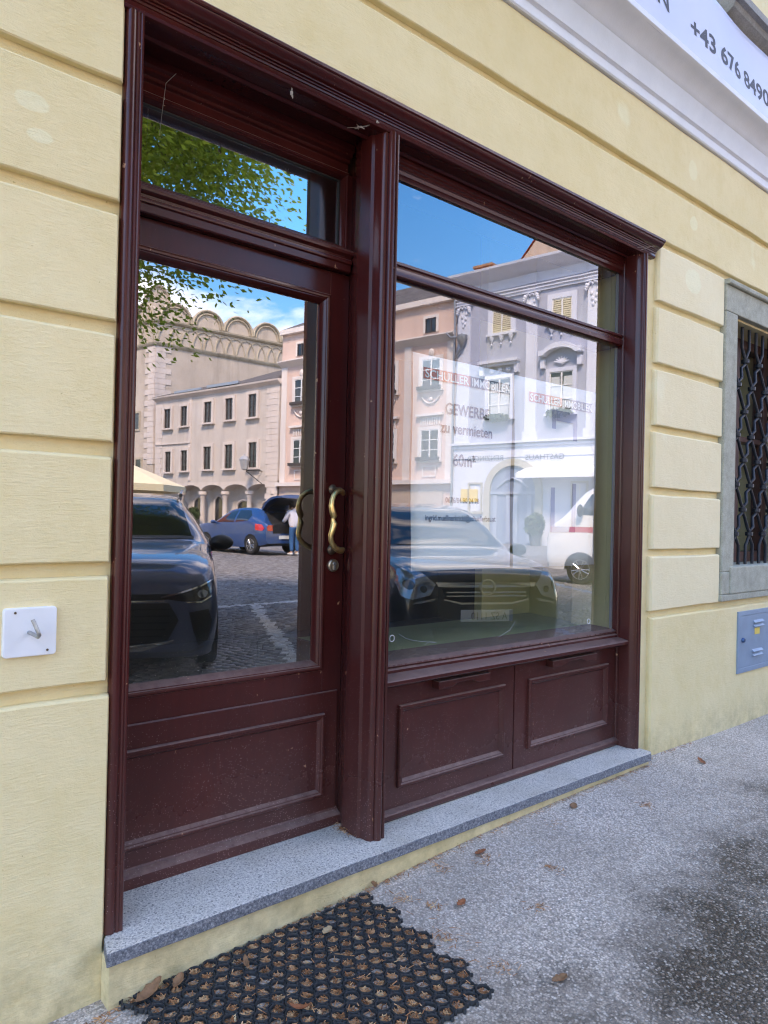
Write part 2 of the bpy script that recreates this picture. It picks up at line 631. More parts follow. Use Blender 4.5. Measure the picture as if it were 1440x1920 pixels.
METER = plain('blue_grey_paint', srgb(122, 146, 168), 0.45, var=0.09, scale=9, bump=0.05)
STICKER = plain('yellow_sticker', srgb(226, 196, 96), 0.5, var=0.05)
INK = plain('dark_print', srgb(44, 44, 54), 0.6, var=0.03)
INK_GREY = plain('grey_print', srgb(92, 98, 106), 0.6, var=0.03)
INK_RED = plain('red_print', srgb(206, 112, 92), 0.6, var=0.03)
PAPER = plain('poster_paper', srgb(238, 243, 243), 0.7, var=0.02, scale=3)
BANNER = plain('banner_vinyl', srgb(190, 194, 214), 0.45, var=0.02, scale=4)
SEALANT = plain('grey_gasket', srgb(150, 156, 166), 0.5, var=0.05)
LEDGE = plain('green_ledge', srgb(150, 168, 128), 0.7, var=0.08, scale=5)
OLIVE = plain('olive_interior_wall', srgb(206, 200, 150), 0.85, var=0.06, scale=4)
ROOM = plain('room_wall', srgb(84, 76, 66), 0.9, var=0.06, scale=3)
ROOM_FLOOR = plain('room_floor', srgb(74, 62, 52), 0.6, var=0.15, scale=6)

# ------------------------------------------------------------------ pavement and its level
GX = [-4.0, 0.6, 1.05, 1.7, 2.3, 3.05, 3.7, 5.3, 9.0, 30.0]
GZ = [-1.55, -1.42, -1.388, -1.354, -1.324, -1.304, -1.300, -1.315, -1.33, -1.36]


def gp(x, y):                     # pavement height (lens-relative)
    return float(np.interp(x, GX, GZ)) - 0.018 * max(0.0, -y)


KERB_Y = -2.15
pv = MB()
xs = [-5 + 0.25 * i for i in range(0, 61)] + [12, 16, 22, 30]
ys = [0.03, -0.06, -0.15, -0.3, -0.5, -0.75, -1.0, -1.3, -1.6, -1.9, KERB_Y]
rings = []
for y in ys:
    rings.append([(x, y, gp(x, y) + 0.004 * math.sin(3.1 * x + 2 * y) * math.sin(2.3 * y * 2 + x)) for x in xs])
pv.loft(rings, False, False)
pavement = struct(pv.build('pavement', ASPHALT, smooth=60))
KERB = m_stone('kerb_stone', (120, 116, 108), (168, 162, 150), 9)
kb = bpy.data.objects.new('kerb', None)
COL.objects.link(kb)
struct(kb)
for i in range(26):
    x0 = -5 + i * 1.0
    z = gp(x0 + 0.5, KERB_Y)
    MB().box(x0 + 0.006, x0 + 0.994, KERB_Y - 0.16, KERB_Y + 0.004, z - 0.3, z + 0.006).build('kerb_stone', KERB, kb, bevel=0.015)

# ------------------------------------------------------------------ the yellow house
house = thing('yellow_house', 'pale yellow plaster house front with horizontal grooves around the shop front', 'building', (2.2, 0.03, 0))
w = MB()
ZT = 4.6
w.box(-6, 0.768, 0.03, 0.45, -1.9, ZT)
w.box(0.768, 3.628, 0.03, 0.45, 1.50, ZT)
w.box(3.628, 4.70, 0.03, 0.45, -1.9, ZT)
w.box(4.70, 5.78, 0.03, 0.45, 1.34, ZT)
w.box(4.70, 5.78, 0.03, 0.45, -1.9, -0.30)
w.box(5.78, 16, 0.03, 0.45, -1.9, ZT)
w.build('wall', PLASTER, house)
up = MB()
up.box(-6, 16, 0.03, 0.45, ZT, 9.2)
up.box(-6, -5.6, 0.45, 10, -1.9, 9.2)
up.box(15.6, 16, 0.45, 10, -1.9, 9.2)
up.box(-6, 16, 10, 10.4, -1.9, 9.2)
up.build('upper_wall', PLASTER, house)
ROOFTILE = plain('clay_roof', srgb(150, 84, 62), 0.85, var=0.2, scale=5)
MB().add([(-6.3, -0.5, 9.2), (16.3, -0.5, 9.2), (16.3, 5.2, 12.5), (-6.3, 5.2, 12.5), (16.3, 10.8, 9.2), (-6.3, 10.8, 9.2)],
         [(0, 1, 2, 3), (3, 2, 4, 5), (0, 3, 5), (1, 4, 2), (0, 5, 4, 1)]).build('roof', ROOFTILE, house)
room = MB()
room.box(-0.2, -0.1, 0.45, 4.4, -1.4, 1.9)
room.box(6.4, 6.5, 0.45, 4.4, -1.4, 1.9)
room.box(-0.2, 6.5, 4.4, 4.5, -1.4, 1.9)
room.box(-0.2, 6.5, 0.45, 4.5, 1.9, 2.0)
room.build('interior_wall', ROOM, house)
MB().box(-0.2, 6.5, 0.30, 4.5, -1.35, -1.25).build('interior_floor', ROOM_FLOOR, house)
dsp = MB()
dsp.box(3.335, 3.80, 0.90, 0.96, -1.2, 1.88)
dsp.prism_z([(3.588, 0.160), (3.80, 0.90), (3.86, 0.90), (3.68, 0.160)], -1.2, 1.88)
dsp.build('display_back_wall', OLIVE, house)
MB().box(1.80, 3.79, 0.16, 0.90, -0.66, -0.607).build('display_ledge', LEDGE, house)
MB().box(1.776, 1.799, 0.302, 0.92, -1.245, -0.55).build('ledge_screen', ROOM_FLOOR, house)  # added dark panel: hides the lit ledge so the door glass looks dark
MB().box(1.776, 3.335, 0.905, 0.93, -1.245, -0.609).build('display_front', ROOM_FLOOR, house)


def block(x0, x1, z0, z1, seed, endl=True, endr=True, mat=None):
    """one plaster band: proud of the wall by 3 cm, chamfered, with a slightly uneven hand-drawn arris"""
    rr = random.Random(seed)
    n = max(2, int((x1 - x0) / 0.11))
    ph = [rr.uniform(0, 6.28) for _ in range(6)]

    def wob(x, a, b):
        return 0.0016 * math.sin(7 * x + ph[a]) + 0.0011 * math.sin(19 * x + ph[b]) + 0.0007 * math.sin(47 * x + ph[a] * 2)
    rings = []
    xs_ = [x0 + (x1 - x0) * i / n for i in range(n + 1)]
    prof = lambda x, s: [(0.034, z0 + 0.001), (0.010, z0 + wob(x, 0, 1)), (0.004, z0 + wob(x, 0, 1)), (0.0 + s, z0 + 0.004 + wob(x, 0, 1)), (0.0 + s, z0 + (z1 - z0) * 0.5), (0.0 + s, z1 - 0.009 + wob(x, 2, 3)), (0.003 + s, z1 - 0.004 + wob(x, 2, 3)), (0.012, z1 + wob(x, 2, 3)), (0.034, z1 + 0.002)]
    if endl:
        rings.append([(x0 + 0.0, 0.034, z0 + 0.004 + (z1 - z0) * k / 8) for k in range(9)])
        rings.append([(x0 + 0.001, y + 0.008, z) for y, z in prof(x0, 0.004)])
    else:
        rings.append([(x0, y, z) for y, z in prof(x0, 0)])
    for x in xs_[1:-1] if n > 2 else [(x0 + x1) / 2]:
        rings.append([(x, y, z) for y, z in prof(x, 0.0008 * math.sin(5 * x + ph[4]))])
    if endl:
        rings.insert(2, [(x0 + 0.009, y, z) for y, z in prof(x0, 0)])
    if endr:
        rings.append([(x1 - 0.009, y, z) for y, z in prof(x1, 0)])
        rings.append([(x1 - 0.001, y + 0.008, z) for y, z in prof(x1, 0.004)])
        rings.append([(x1, 0.034, z0 + 0.004 + (z1 - z0) * k / 8) for k in range(9)])
    else:
        rings.append([(x1, y, z) for y, z in prof(x1, 0)])
    return MB().loft(rings, False, False).build('plaster_block', mat or PLASTER, house, smooth=18)


LEV = [-0.49, -0.148, 0.20, 0.552, 0.903, 1.252, 1.598, 1.942, 2.285]
GR = 0.041
XL, XR0, XR1 = 0.748, 3.742, 4.548
for i in range(len(LEV) - 1):
    z0, z1 = LEV[i], LEV[i + 1] - (GR if i + 1 < len(LEV) - 1 else 0)
    if i < 6:
        block(-6, XL - 0.004 * (5 - i) * 0.3, z0, z1, 10 + i, False, True)
        block(XR0 + 0.004 * (i - 3), XR1, z0, z1, 30 + i, True, True, PALE_PLASTER)
        block(5.93, 16, z0, z1, 50 + i, True, False)
    else:
        block(-6, 16, z0, z1, 70 + i, False, False)
block(-6, 0.752, -1.95, LEV[0] - GR, 90, False, True)
block(3.744, 16, -1.95, LEV[0] - GR, 91, True, False)
# riser under the granite step
MB().box(0.744, 3.625, -0.062, 0.25, -1.8, -1.272).build('step_riser', PLASTER, house)

corn = [(0.03, 2.285), (-0.012, 2.285), (-0.018, 2.292), (-0.018, 2.335), (-0.026, 2.342), (-0.034, 2.345), (-0.036, 2.352), (-0.040, 2.37), (-0.050, 2.41), (-0.058, 2.44), (-0.060, 2.452),
        (-0.066, 2.456), (-0.075, 2.470), (-0.092, 2.49), (-0.115, 2.507), (-0.140, 2.518), (-0.165, 2.523), (-0.172, 2.53), (-0.172, 2.56), (0.03, 2.60)]
MB().prism_x(corn, -6, 16).build('cornice', WHITE_PLASTER, house, smooth=35)
# sill of the window on the floor above
us = [(0.03, 3.02), (-0.03, 3.03), (-0.04, 3.06), (-0.07, 3.09), (-0.12, 3.12), (-0.13, 3.15), (-0.16, 3.155), (-0.16, 3.20), (0.03, 3.23)]
MB().prism_x(us, 4.33, 5.9).build('upper_sill', m_stone('sill_stone', (140, 138, 134), (176, 174, 170), 8), house, smooth=35)

# ------------------------------------------------------------------ banner on the cornice
bn = thing('banner', 'white vinyl banner with a dark phone number above the white cornice', 'banner', (4, -0.14, 2.55 + H))


def ban(u, v):                     # u along the wall, v up: a slightly rippled sheet
    return (u, -0.150 - 0.012 * math.sin(2.2 * u) * (0.4 + v) + 0.006 * math.sin(7 * u + 3 * v) + 0.09 * v, 2.522 + v)


b = MB()
b.loft([[ban(0.4 + 0.1 * i, v) for i in range(82)] for v in [0, 0.06, 0.12, 0.2, 0.28, 0.36, 0.44, 0.5, 0.535]], False, False)
sheet = b.build('sheet', BANNER, bn, smooth=80)
md = sheet.modifiers.new('thick', 'SOLIDIFY')
md.thickness = 0.002
md.offset = 1


def lift_front(u, v):
    q = ban(u, v)
    return (q[0], q[1] - 0.003, q[2])


t1 = text_mb('+43 676 849024', 0.148, lambda u, v: lift_front(3.785 + u, 0.173 + v), font_scale_x=1.27, bold=0.0035)
t1.build('lettering', INK, bn)
t2 = text_mb('EN', 0.148, lambda u, v: lift_front(3.555 + u, 0.173 + v), align='RIGHT', font_scale_x=1.27, bold=0.0035)
t2.build('lettering', INK, bn)

# ------------------------------------------------------------------ shop front
shop = thing('shop_front', 'dark oxblood painted wooden shop front with glazed door and display window', 'shop front', (2.2, 0.1, -1.232 + H))
ZB, ZH = -1.232, 1.478


def post(prof, z0=ZB, z1=ZH, name='post'):
    return MB().prism_z(prof, z0, z1).build(name, PAINT, shop, smooth=28)


post([(0.752, 0.30), (0.752, 0.018), (0.754, 0.010), (0.758, 0.005), (0.764, 0.001), (0.771, 0.0), (0.777, 0.002), (0.7795, 0.006), (0.782, 0.006), (0.785, 0.002), (0.789, 0.0005),
      (0.792, 0.003), (0.7945, 0.003), (0.797, 0.001), (0.801, 0.001), (0.8045, 0.004), (0.806, 0.010), (0.807, 0.30)])
post([(1.772, 0.30), (1.772, 0.246), (1.752, 0.205), (1.736, 0.18), (1.727, 0.155), (1.726, 0.128), (1.725, 0.066), (1.735, 0.058), (1.738, 0.045), (1.7385, 0.026), (1.742, 0.016), (1.749, 0.009), (1.756, 0.0065), (1.760, 0.009),
      (1.763, 0.010), (1.765, 0.003), (1.769, -0.003), (1.776, -0.0065), (1.784, -0.0065), (1.790, -0.003), (1.793, 0.003), (1.7955, 0.009), (1.798, 0.009), (1.800, 0.003), (1.804, 0.0005),
      (1.809, 0.001), (1.8125, 0.005), (1.813, 0.012), (1.813, 0.30)])
post([(3.632, 0.150), (3.632, 0.010), (3.629, 0.002), (3.622, -0.004), (3.613, -0.005), (3.607, -0.001), (3.604, 0.007), (3.6005, 0.008), (3.598, 0.002), (3.594, 0.003), (3.591, 0.012), (3.589, 0.024), (3.583, 0.032),
      (3.579, 0.045), (3.579, 0.10), (3.582, 0.104), (3.582, 0.112), (3.579, 0.116), (3.579, 0.126), (3.584, 0.130), (3.584, 0.158), (3.632, 0.158)])
head = [(0.06, 1.585), (-0.030, 1.570), (-0.054, 1.562), (-0.060, 1.555), (-0.060, 1.546), (-0.056, 1.542), (-0.053, 1.542), (-0.052, 1.538), (-0.046, 1.530), (-0.038, 1.523), (-0.029, 1.518), (-0.019, 1.516), (-0.0185, 1.511), (-0.011, 1.510),
        (-0.0105, 1.505), (-0.004, 1.504), (-0.003, 1.497), (0.001, 1.496), (0.001, 1.486), (-0.001, 1.480), (0.003, 1.473), (0.012, 1.470), (0.040, 1.472), (0.088, 1.474), (0.094, 1.466), (0.100, 1.465),
        (0.106, 1.472), (0.108, 1.486), (0.30, 1.490), (0.30, 1.585)]
MB().prism_x(head, 0.742, 3.705).build('head_cornice', PAINT, shop, smooth=28)

# fanlight over the door
fan = MB()
fan.prism_x([(0.30, 1.488), (0.20, 1.488), (0.20, 1.462), (0.212, 1.456), (0.212, 1.446), (0.23, 1.440), (0.23, 1.428), (0.242, 1.424), (0.242, 1.385), (0.30, 1.385)], 0.806, 1.745)
fan.box(1.742, 1.771, 0.245, 0.30, 1.07, 1.388)
fan.box(0.806, 0.85, 0.245, 0.30, 1.07, 1.388)
fanl = fan.build('fanlight', PAINT, shop, smooth=28)
MB().frame(0.838, 1.752, 1.072, 1.394, [(0, 0.30), (0, 0.243), (0.005, 0.238), (0.012, 0.238), (0.015, 0.243), (0.018, 0.243), (0.022, 0.252), (0.026, 0.266), (0.028, 0.28)]).build('glazing_bead', PAINT, fanl, smooth=28)
MB().frame(0.864, 1.726, 1.098, 1.368, [(0, 0.268), (0.006, 0.268), (0.006, 0.2765)]).build('gasket', plain('black_gasket', (0.01, 0.01, 0.011), 0.6), fanl)
MB().add([(0.86, 0.275, 1.094), (1.73, 0.275, 1.094), (1.73, 0.275, 1.372), (0.86, 0.275, 1.372)], [(0, 1, 2, 3)]).build('pane', GLASS_FAN, fanl, recalc=False)
MB().prism_x([(0.30, 1.100), (0.272, 1.094), (0.206, 1.066), (0.199, 1.062), (0.196, 1.055), (0.197, 1.046), (0.204, 1.041), (0.212, 1.038), (0.213, 1.030), (0.206, 1.026), (0.2045, 1.018), (0.206, 1.012), (0.214, 1.008),
              (0.215, 0.984), (0.219, 0.980), (0.248, 0.980), (0.30, 0.980)], 0.806, 1.748).build('transom_bar', PAINT, shop, smooth=28)

# the door
dr = MB()
dr.box(0.806, 0.862, 0.25, 0.30, -1.228, 0.979)
dr.box(1.676, 1.7705, 0.25, 0.30, -1.228, 0.979)
dr.box(0.862, 1.676, 0.2505, 0.2995, 0.884, 0.9785)
dr.box(0.862, 1.676, 0.2505, 0.2995, -1.2275, -0.615)
door = dr.build('door', PAINT, shop, bevel=0.0025)
MB().frame(0.862, 1.676, -0.615, 0.884, [(0, 0.252), (0.0, 0.246), (0.004, 0.241), (0.010, 0.239), (0.016, 0.2405), (0.019, 0.2445), (0.022, 0.2445), (0.027, 0.249), (0.032, 0.258), (0.038, 0.268), (0.040, 0.279)]).build('glazing_bead', PAINT, door, smooth=28)
MB().add([(0.885, 0.2755, -0.592), (1.655, 0.2755, -0.592), (1.655, 0.2755, 0.861), (0.885, 0.2755, 0.861)], [(0, 1, 2, 3)]).build('pane', GLASS_DOOR, door, recalc=False)
MB().box(0.80, 1.752, 0.240, 0.252, -1.2, -0.702).build('lower_board', PAINT, door, bevel=0.004)
MB().frame(0.862, 1.681, -1.113, -0.784, [(0, 0.2405), (0, 0.230), (0.004, 0.225), (0.012, 0.224), (0.017, 0.228), (0.020, 0.228), (0.026, 0.233), (0.031, 0.2405)]).build('panel_moulding', PAINT, door, smooth=28)
MB().prism_x([(0.2405, -1.172), (0.236, -1.180), (0.218, -1.190), (0.2125, -1.196), (0.2115, -1.204), (0.2125, -1.2315), (0.2405, -1.2315)], 0.80, 1.756).build('weather_board', PAINT, door, smooth=28)

# brass pull handle and lock
hd = MB()
path = [(1.722, 0.193, 0.088), (1.714, 0.188, 0.094), (1.700, 0.183, 0.0985), (1.685, 0.178, 0.099), (1.668, 0.171, 0.092), (1.652, 0.165, 0.077), (1.644, 0.162, 0.060), (1.640, 0.160, 0.040), (1.645, 0.160, 0.018), (1.6525, 0.160, -0.001), (1.651, 0.160, -0.009), (1.648, 0.160, -0.014),
        (1.650, 0.160, -0.020), (1.654, 0.160, -0.030), (1.648, 0.160, -0.052), (1.641, 0.162, -0.076), (1.645, 0.165, -0.095), (1.658, 0.170, -0.112), (1.676, 0.177, -0.126), (1.696, 0.183, -0.134), (1.714, 0.188, -0.136), (1.726, 0.193, -0.131)]
rad = [0.008, 0.011, 0.0112, 0.0108, 0.0105, 0.0105, 0.0105, 0.0112, 0.013, 0.0132, 0.0092, 0.008, 0.0098, 0.0132, 0.012, 0.0108, 0.0105, 0.011, 0.0115, 0.0125, 0.0135, 0.009]
hd.tube(path, rad, 12)
handle = hd.build('handle', BRASS, door, smooth=60)
for z in (0.106, -0.136):
    MB().lathe([(0.020, 0.2505), (0.020, 0.245), (0.015, 0.242), (0.010, 0.238), (0.008, 0.222), (0.009, 0.205), (0.007, 0.190)], (1.708, 0, z), 20, 'y').build('rosette', DARK_BRONZE, door, smooth=40)
lk = MB()
lk.lathe([(0.0255, 0.2505), (0.0255, 0.243), (0.023, 0.239), (0.021, 0.2375), (0.020, 0.2395), (0.001, 0.2395)], (1.717, 0, -0.199), 28, 'y')
lk.build('lock', LOCK_RING, door, smooth=30)
cy = MB()
cy.lathe([(0.0085, 0.2400), (0.0085, 0.2335), (0.0075, 0.2325), (0.0028, 0.2325), (0.0028, 0.2370), (0.0005, 0.2370)], (1.717, 0, -0.192), 18, 'y')
cy.box(1.7125, 1.7215, 0.2338, 0.2400, -0.217, -0.198)
cy.build('lock_cylinder', STEEL, door, smooth=30, bevel=0.001)

# the display window
wf = MB()
wf.prism_x([(0.30, 1.470), (0.107, 1.470), (0.107, 1.452), (0.112, 1.448), (0.112, 1.440), (0.119, 1.436), (0.119, 1.426), (0.125, 1.422), (0.127, 1.408), (0.133, 1.402), (0.137, 1.390), (0.30, 1.388)], 1.806, 3.586)
wf.box(1.806, 1.845, 0.13, 0.30, -0.62, 1.39)
win = wf.build('window', PAINT, shop, smooth=28)
MB().prism_x([(0.30, 1.062), (0.152, 1.056), (0.118, 1.044), (0.113, 1.040), (0.112, 1.030), (0.116, 1.026), (0.121, 1.025), (0.122, 1.019), (0.116, 1.016), (0.114, 1.010), (0.115, 0.985), (0.122, 0.981), (0.138, 0.978), (0.30, 0.976)], 1.813, 3.5835).build('glazing_bar', PAINT, win, smooth=28)
MB().prism_x([(0.30, -0.588), (0.146, -0.594), (0.128, -0.602), (0.121, -0.604), (0.119, -0.610), (0.121, -0.615), (0.124, -0.618), (0.118, -0.622), (0.114, -0.625), (0.113, -0.646), (0.30, -0.65)], 1.8135, 3.583).build('bottom_rail', PAINT, win, smooth=28)
MB().prism_x([(0.13, -0.634), (0.100, -0.637), (0.060, -0.644), (0.047, -0.647), (0.043, -0.652), (0.043, -0.664), (0.047, -0.670), (0.060, -0.673), (0.075, -0.682), (0.13, -0.684)], 1.8135, 3.603).build('window_sill', PAINT, win, smooth=28, bevel=0.003)
for z0, z1 in ((-0.595, 0.982), (1.05, 1.40)):
    MB().add([(1.83, 0.1475, z0), (3.5835, 0.1475, z0), (3.5835, 0.1475, z1), (1.83, 0.1475, z1)], [(0, 1, 2, 3)]).build('pane', GLASS_WIN, win, recalc=False)
    MB().box(3.566, 3.5835, 0.150, 0.158, z0, z1).build('gasket', SEALANT, win)

for x, z in ((3.350, -0.537), (1.952, -0.500)):  # two pale ring marks on the pane, built as thin tubes
    MB().tube([(x + 0.013 * math.cos(2 * math.pi * q / 20), 0.1448, z + 0.013 * math.sin(2 * math.pi * q / 20)) for q in range(20)], 0.0016, 5, True).build('pale_ring', ENAMEL, win, smooth=60)
for q in ([(1.991, 0.1462, -0.486), (2.03, 0.1462, -0.507), (2.073, 0.1462, -0.520), (2.13, 0.1462, -0.530), (2.199, 0.1462, -0.541)], [(2.62, 0.1462, -0.555), (2.70, 0.1462, -0.53), (2.74, 0.1462, -0.49)], [(2.14, 0.1462, -0.545), (2.17, 0.1462, -0.533), (2.21, 0.1462, -0.543)]):
    MB().tube(q, 0.0006, 4).build('scratch', SEALANT, win)

# boarded panels under the window
for x0, x1, mx0, mx1, px0, px1, nm in ((1.8135, 2.708, 1.970, 2.634, 2.165, 2.492, 'l'), (2.7145, 3.579, 2.810, 3.493, 2.955, 3.335, 'r')):
    pn = MB().box(x0, x1, 0.12, 0.16, -1.192, -0.684).build('lower_panel', PAINT, shop, bevel=0.003)
    MB().frame(mx0, mx1, -1.110, -0.772, [(0, 0.121), (0, 0.109), (0.004, 0.104), (0.012, 0.103), (0.017, 0.107), (0.020, 0.107), (0.026, 0.112), (0.032, 0.121)]).build('panel_moulding', PAINT, pn, smooth=28)
    pr = []
    n = 24
    for i in range(n + 1):
        u = i / n
        c_ = 0.5 - abs(u - 0.5)
        dz = 0.0 if c_ < 0.22 else 0.016 * (0.5 - 0.5 * math.cos(math.pi * min(1, (c_ - 0.22) / 0.16)))
        pr.append((px0 + (px1 - px0) * u, -0.728 + dz))
    pr += [(px1, -0.694), (px0, -0.694)]
    MB().prism_y(pr, 0.078, 0.121).build('finger_pull', PAINT, pn, bevel=0.003)
MB().prism_x([(0.16, -1.186), (0.124, -1.190), (0.098, -1.200), (0.094, -1.206), (0.094, -1.222), (0.102, -1.232), (0.16, -1.232)], 1.8135, 3.62).build('base_rail', PAINT, shop, smooth=28)

# granite step
st = MB()
pts = [(0.728, -0.084), (0.742, -0.086)] + [(0.74 + 0.12 * i, -0.086 + 0.0015 * math.sin(i * 2.1)) for i in range(1, 24)] + [(3.606, -0.088), (3.634, -0.070), (3.634, 0.245), (0.766, 0.245), (0.766, 0.022), (0.748, -0.004)]
st.prism_z(pts, -1.273, -1.2325)
step = st.build('granite_step', [GRANITE, GRANITE_EDGE], None, bevel=0.003)
for q in step.data.polygons:
    if abs(q.normal.z) < 0.5:
        q.material_index = 1
tag(step, 'grey speckled granite step slab running under the shop front', 'step')

# posters behind the glass
def poster(label, x0, x1, z0, z1, y, bow, ph):
    t = thing('poster', label, 'poster', ((x0 + x1) / 2, y, z0 + H))

    def pxy(u, v):
        return (u, y + bow * math.sin(math.pi * (u - x0) / (x1 - x0)) * (0.3 + (z1 - v)) + 0.004 * math.sin(9 * v + ph), v)
    m = MB()
    nu, nv = 10, 14
    m.loft([[pxy(x0 + (x1 - x0) * i / nu + 0.012 * (0.5 - j / nv) * (1 if i == 0 else 0.3), z0 + (z1 - z0) * j / nv) for i in range(nu + 1)] for j in range(nv + 1)], False, False)
    s_ = m.build('sheet', PAPER, t, smooth=80)
    q = s_.modifiers.new('thick', 'SOLIDIFY')
    q.thickness = 0.0012
    q.offset = 1
    return t, lambda u, v: (lambda a: (a[0], a[1] - 0.0035, a[2]))(pxy(u, v)), lambda u, v: (lambda a: (a[0], a[1] - 0.005, a[2]))(pxy(u, v))


def strip(fn, x0, x1, z0, z1, n=10):
    return MB().loft([[fn(x0 + (x1 - x0) * i / n, z) for i in range(n + 1)] for z in (z0, z1)], False, False)


pt, pf, pf2 = poster('white letting poster with four lines of dark lettering behind the window', 2.090, 2.748, -0.232, 0.716, 0.200, -0.006, 0.3)
strip(pf, 2.144, 2.440, 0.610, 0.660).build('red_bar', INK_RED, pt)
strip(pf, 2.440, 2.722, 0.610, 0.660).build('grey_bar', INK_GREY, pt)
text_mb('SCHULLER', 0.052, lambda u, v: pf2(2.152 + u, 0.6165 + v), font_scale_x=1.13, bold=0.001).build('lettering', PAPER, pt)
text_mb('IMMOBILIEN', 0.052, lambda u, v: pf2(2.447 + u, 0.6165 + v), font_scale_x=0.98, bold=0.001).build('lettering', PAPER, pt)
for txt, sz, xc, zb, sx in (('GEWERBE', 0.072, 2.425, 0.470, 0.92), ('zu vermieten', 0.070, 2.425, 0.385, 0.94), ('60m²', 0.078, 2.413, 0.240, 0.92), ('0676/84 90 24 78', 0.034, 2.407, 0.072, 0.92), ('ingrid.muellnerkrickl@schuellerbau.at', 0.036, 2.404, -0.010, 0.84)):
    text_mb(txt, sz, lambda u, v, xc=xc, zb=zb: pf(xc + u, zb + v), font_scale_x=sx, align='CENTER', bold=0.0011 if sz > 0.05 else 0.0005).build('lettering', INK, pt)
pt2, pg, pg2 = poster('white poster with a faded printed frame under its header beside the lettered poster', 2.762, 3.455, -0.236, 0.712, 0.192, -0.008, 1.7)
strip(pg, 2.866, 3.135, 0.595, 0.645).build('red_bar', INK_RED, pt2)
strip(pg, 3.135, 3.410, 0.595, 0.645).build('grey_bar', INK_GREY, pt2)
text_mb('SCHULLER', 0.051, lambda u, v: pg2(2.872 + u, 0.601 + v), font_scale_x=1.05, bold=0.001).build('lettering', PAPER, pt2)
text_mb('IMMOBILIEN', 0.051, lambda u, v: pg2(3.142 + u, 0.601 + v), font_scale_x=0.96, bold=0.001).build('lettering', PAPER, pt2)
PALE_INK = plain('faded_print', srgb(158, 164, 190), 0.7, var=0.04)
for a_, b_, c_, d_ in ((3.052, 3.085, -0.06, 0.575), (3.085, 3.27, 0.52, 0.575), (3.235, 3.27, -0.06, 0.52), (3.085, 3.235, -0.06, -0.03)):
    strip(pg, a_, b_, c_, d_).build('printed_frame', PALE_INK, pt2)

# hook plate on the wall
hp = thing('hook_plate', 'square white enamel plate with a bent steel hook on the yellow wall', 'hook', (0.528, 0, -0.33 + H))
pl = []
for cx, cz, a0 in ((0.585, -0.273, 0), (0.470, -0.273, 90), (0.470, -0.386, 180), (0.585, -0.386, 270)):
    for k in range(5):
        a = R(a0 + 22.5 * k)
        pl.append((cx + 0.009 * math.cos(a), cz + 0.009 * math.sin(a)))
MB().prism_y(pl, -0.016, 0.004).build('plate', ENAMEL, hp, bevel=0.003)
MB().tube([(0.524, -0.014, -0.330), (0.526, -0.035, -0.331), (0.530, -0.055, -0.334), (0.534, -0.066, -0.336), (0.535, -0.072, -0.331), (0.532, -0.071, -0.322), (0.524, -0.066, -0.300), (0.520, -0.063, -0.290)], 0.0052, 10).build('hook', STEEL, hp, smooth=60)
for x, z in ((0.489, -0.276), (0.571, -0.381)):
    MB().lathe([(0.0035, -0.0162), (0.003, -0.018), (0.0004, -0.018)], (x, 0, z), 10, 'y').build('screw', DARK_BRONZE, hp)

# stone-framed window with forged bars
bw = thing('barred_window', 'grey stone-framed window behind a forged iron lattice, above the meter box', 'window', (5.24, 0, -0.48 + H))
sf = MB()
sf.box(4.552, 4.715, -0.012, 0.30, -0.30, 1.352)
sf.box(5.765, 5.93, -0.012, 0.30, -0.30, 1.352)
sf.box(4.552, 5.93, -0.0121, 0.30, 1.353, 1.520)
sf.build('stone_surround', STONE, bw, bevel=0.006)
MB().prism_x([(0.03, 1.553), (-0.030, 1.551), (-0.034, 1.545), (-0.034, 1.526), (-0.028, 1.520), (0.03, 1.520)], 4.548, 5.934).build('cap_fillet', STONE, bw, smooth=30)
ss = MB()
ss.box(4.66, 5.82, -0.020, 0.30, -0.444, -0.268)
ss.box(4.552, 4.66, -0.013, 0.30, -0.444, -0.3005)
ss.build('stone_sill', STONE, bw, bevel=0.008)
MB().box(4.548, 5.934, -0.016, 0.10, -0.486, -0.445).build('stone_plinth', STONE, bw, bevel=0.005)
sash = MB()
sash.frame(4.715, 5.765, -0.268, 1.353, [(0, 0.30), (0, 0.22), (0.075, 0.22), (0.075, 0.30)])
sash.box(5.20, 5.28, 0.215, 0.30, -0.2, 1.28)
sash.box(4.78, 5.70, 0.219, 0.30, 0.60, 0.64)
SASH = plain('window_brown', srgb(74, 44, 40), 0.4, var=0.12, scale=10)
sash.build('sash', SASH, bw, bevel=0.004)
for x0, x1 in ((4.789, 5.20), (5.28, 5.692)):
    MB().add([(x0, 0.265, -0.194), (x1, 0.265, -0.194), (x1, 0.265, 1.279), (x0, 0.265, 1.279)], [(0, 1, 2, 3)]).build('pane', GLASS_DARK, bw, recalc=False)
SP, YB = 0.108, 0.075
zc = [1.115, 0.942, 0.770, 0.605, 0.440, 0.272, 0.104, -0.06]
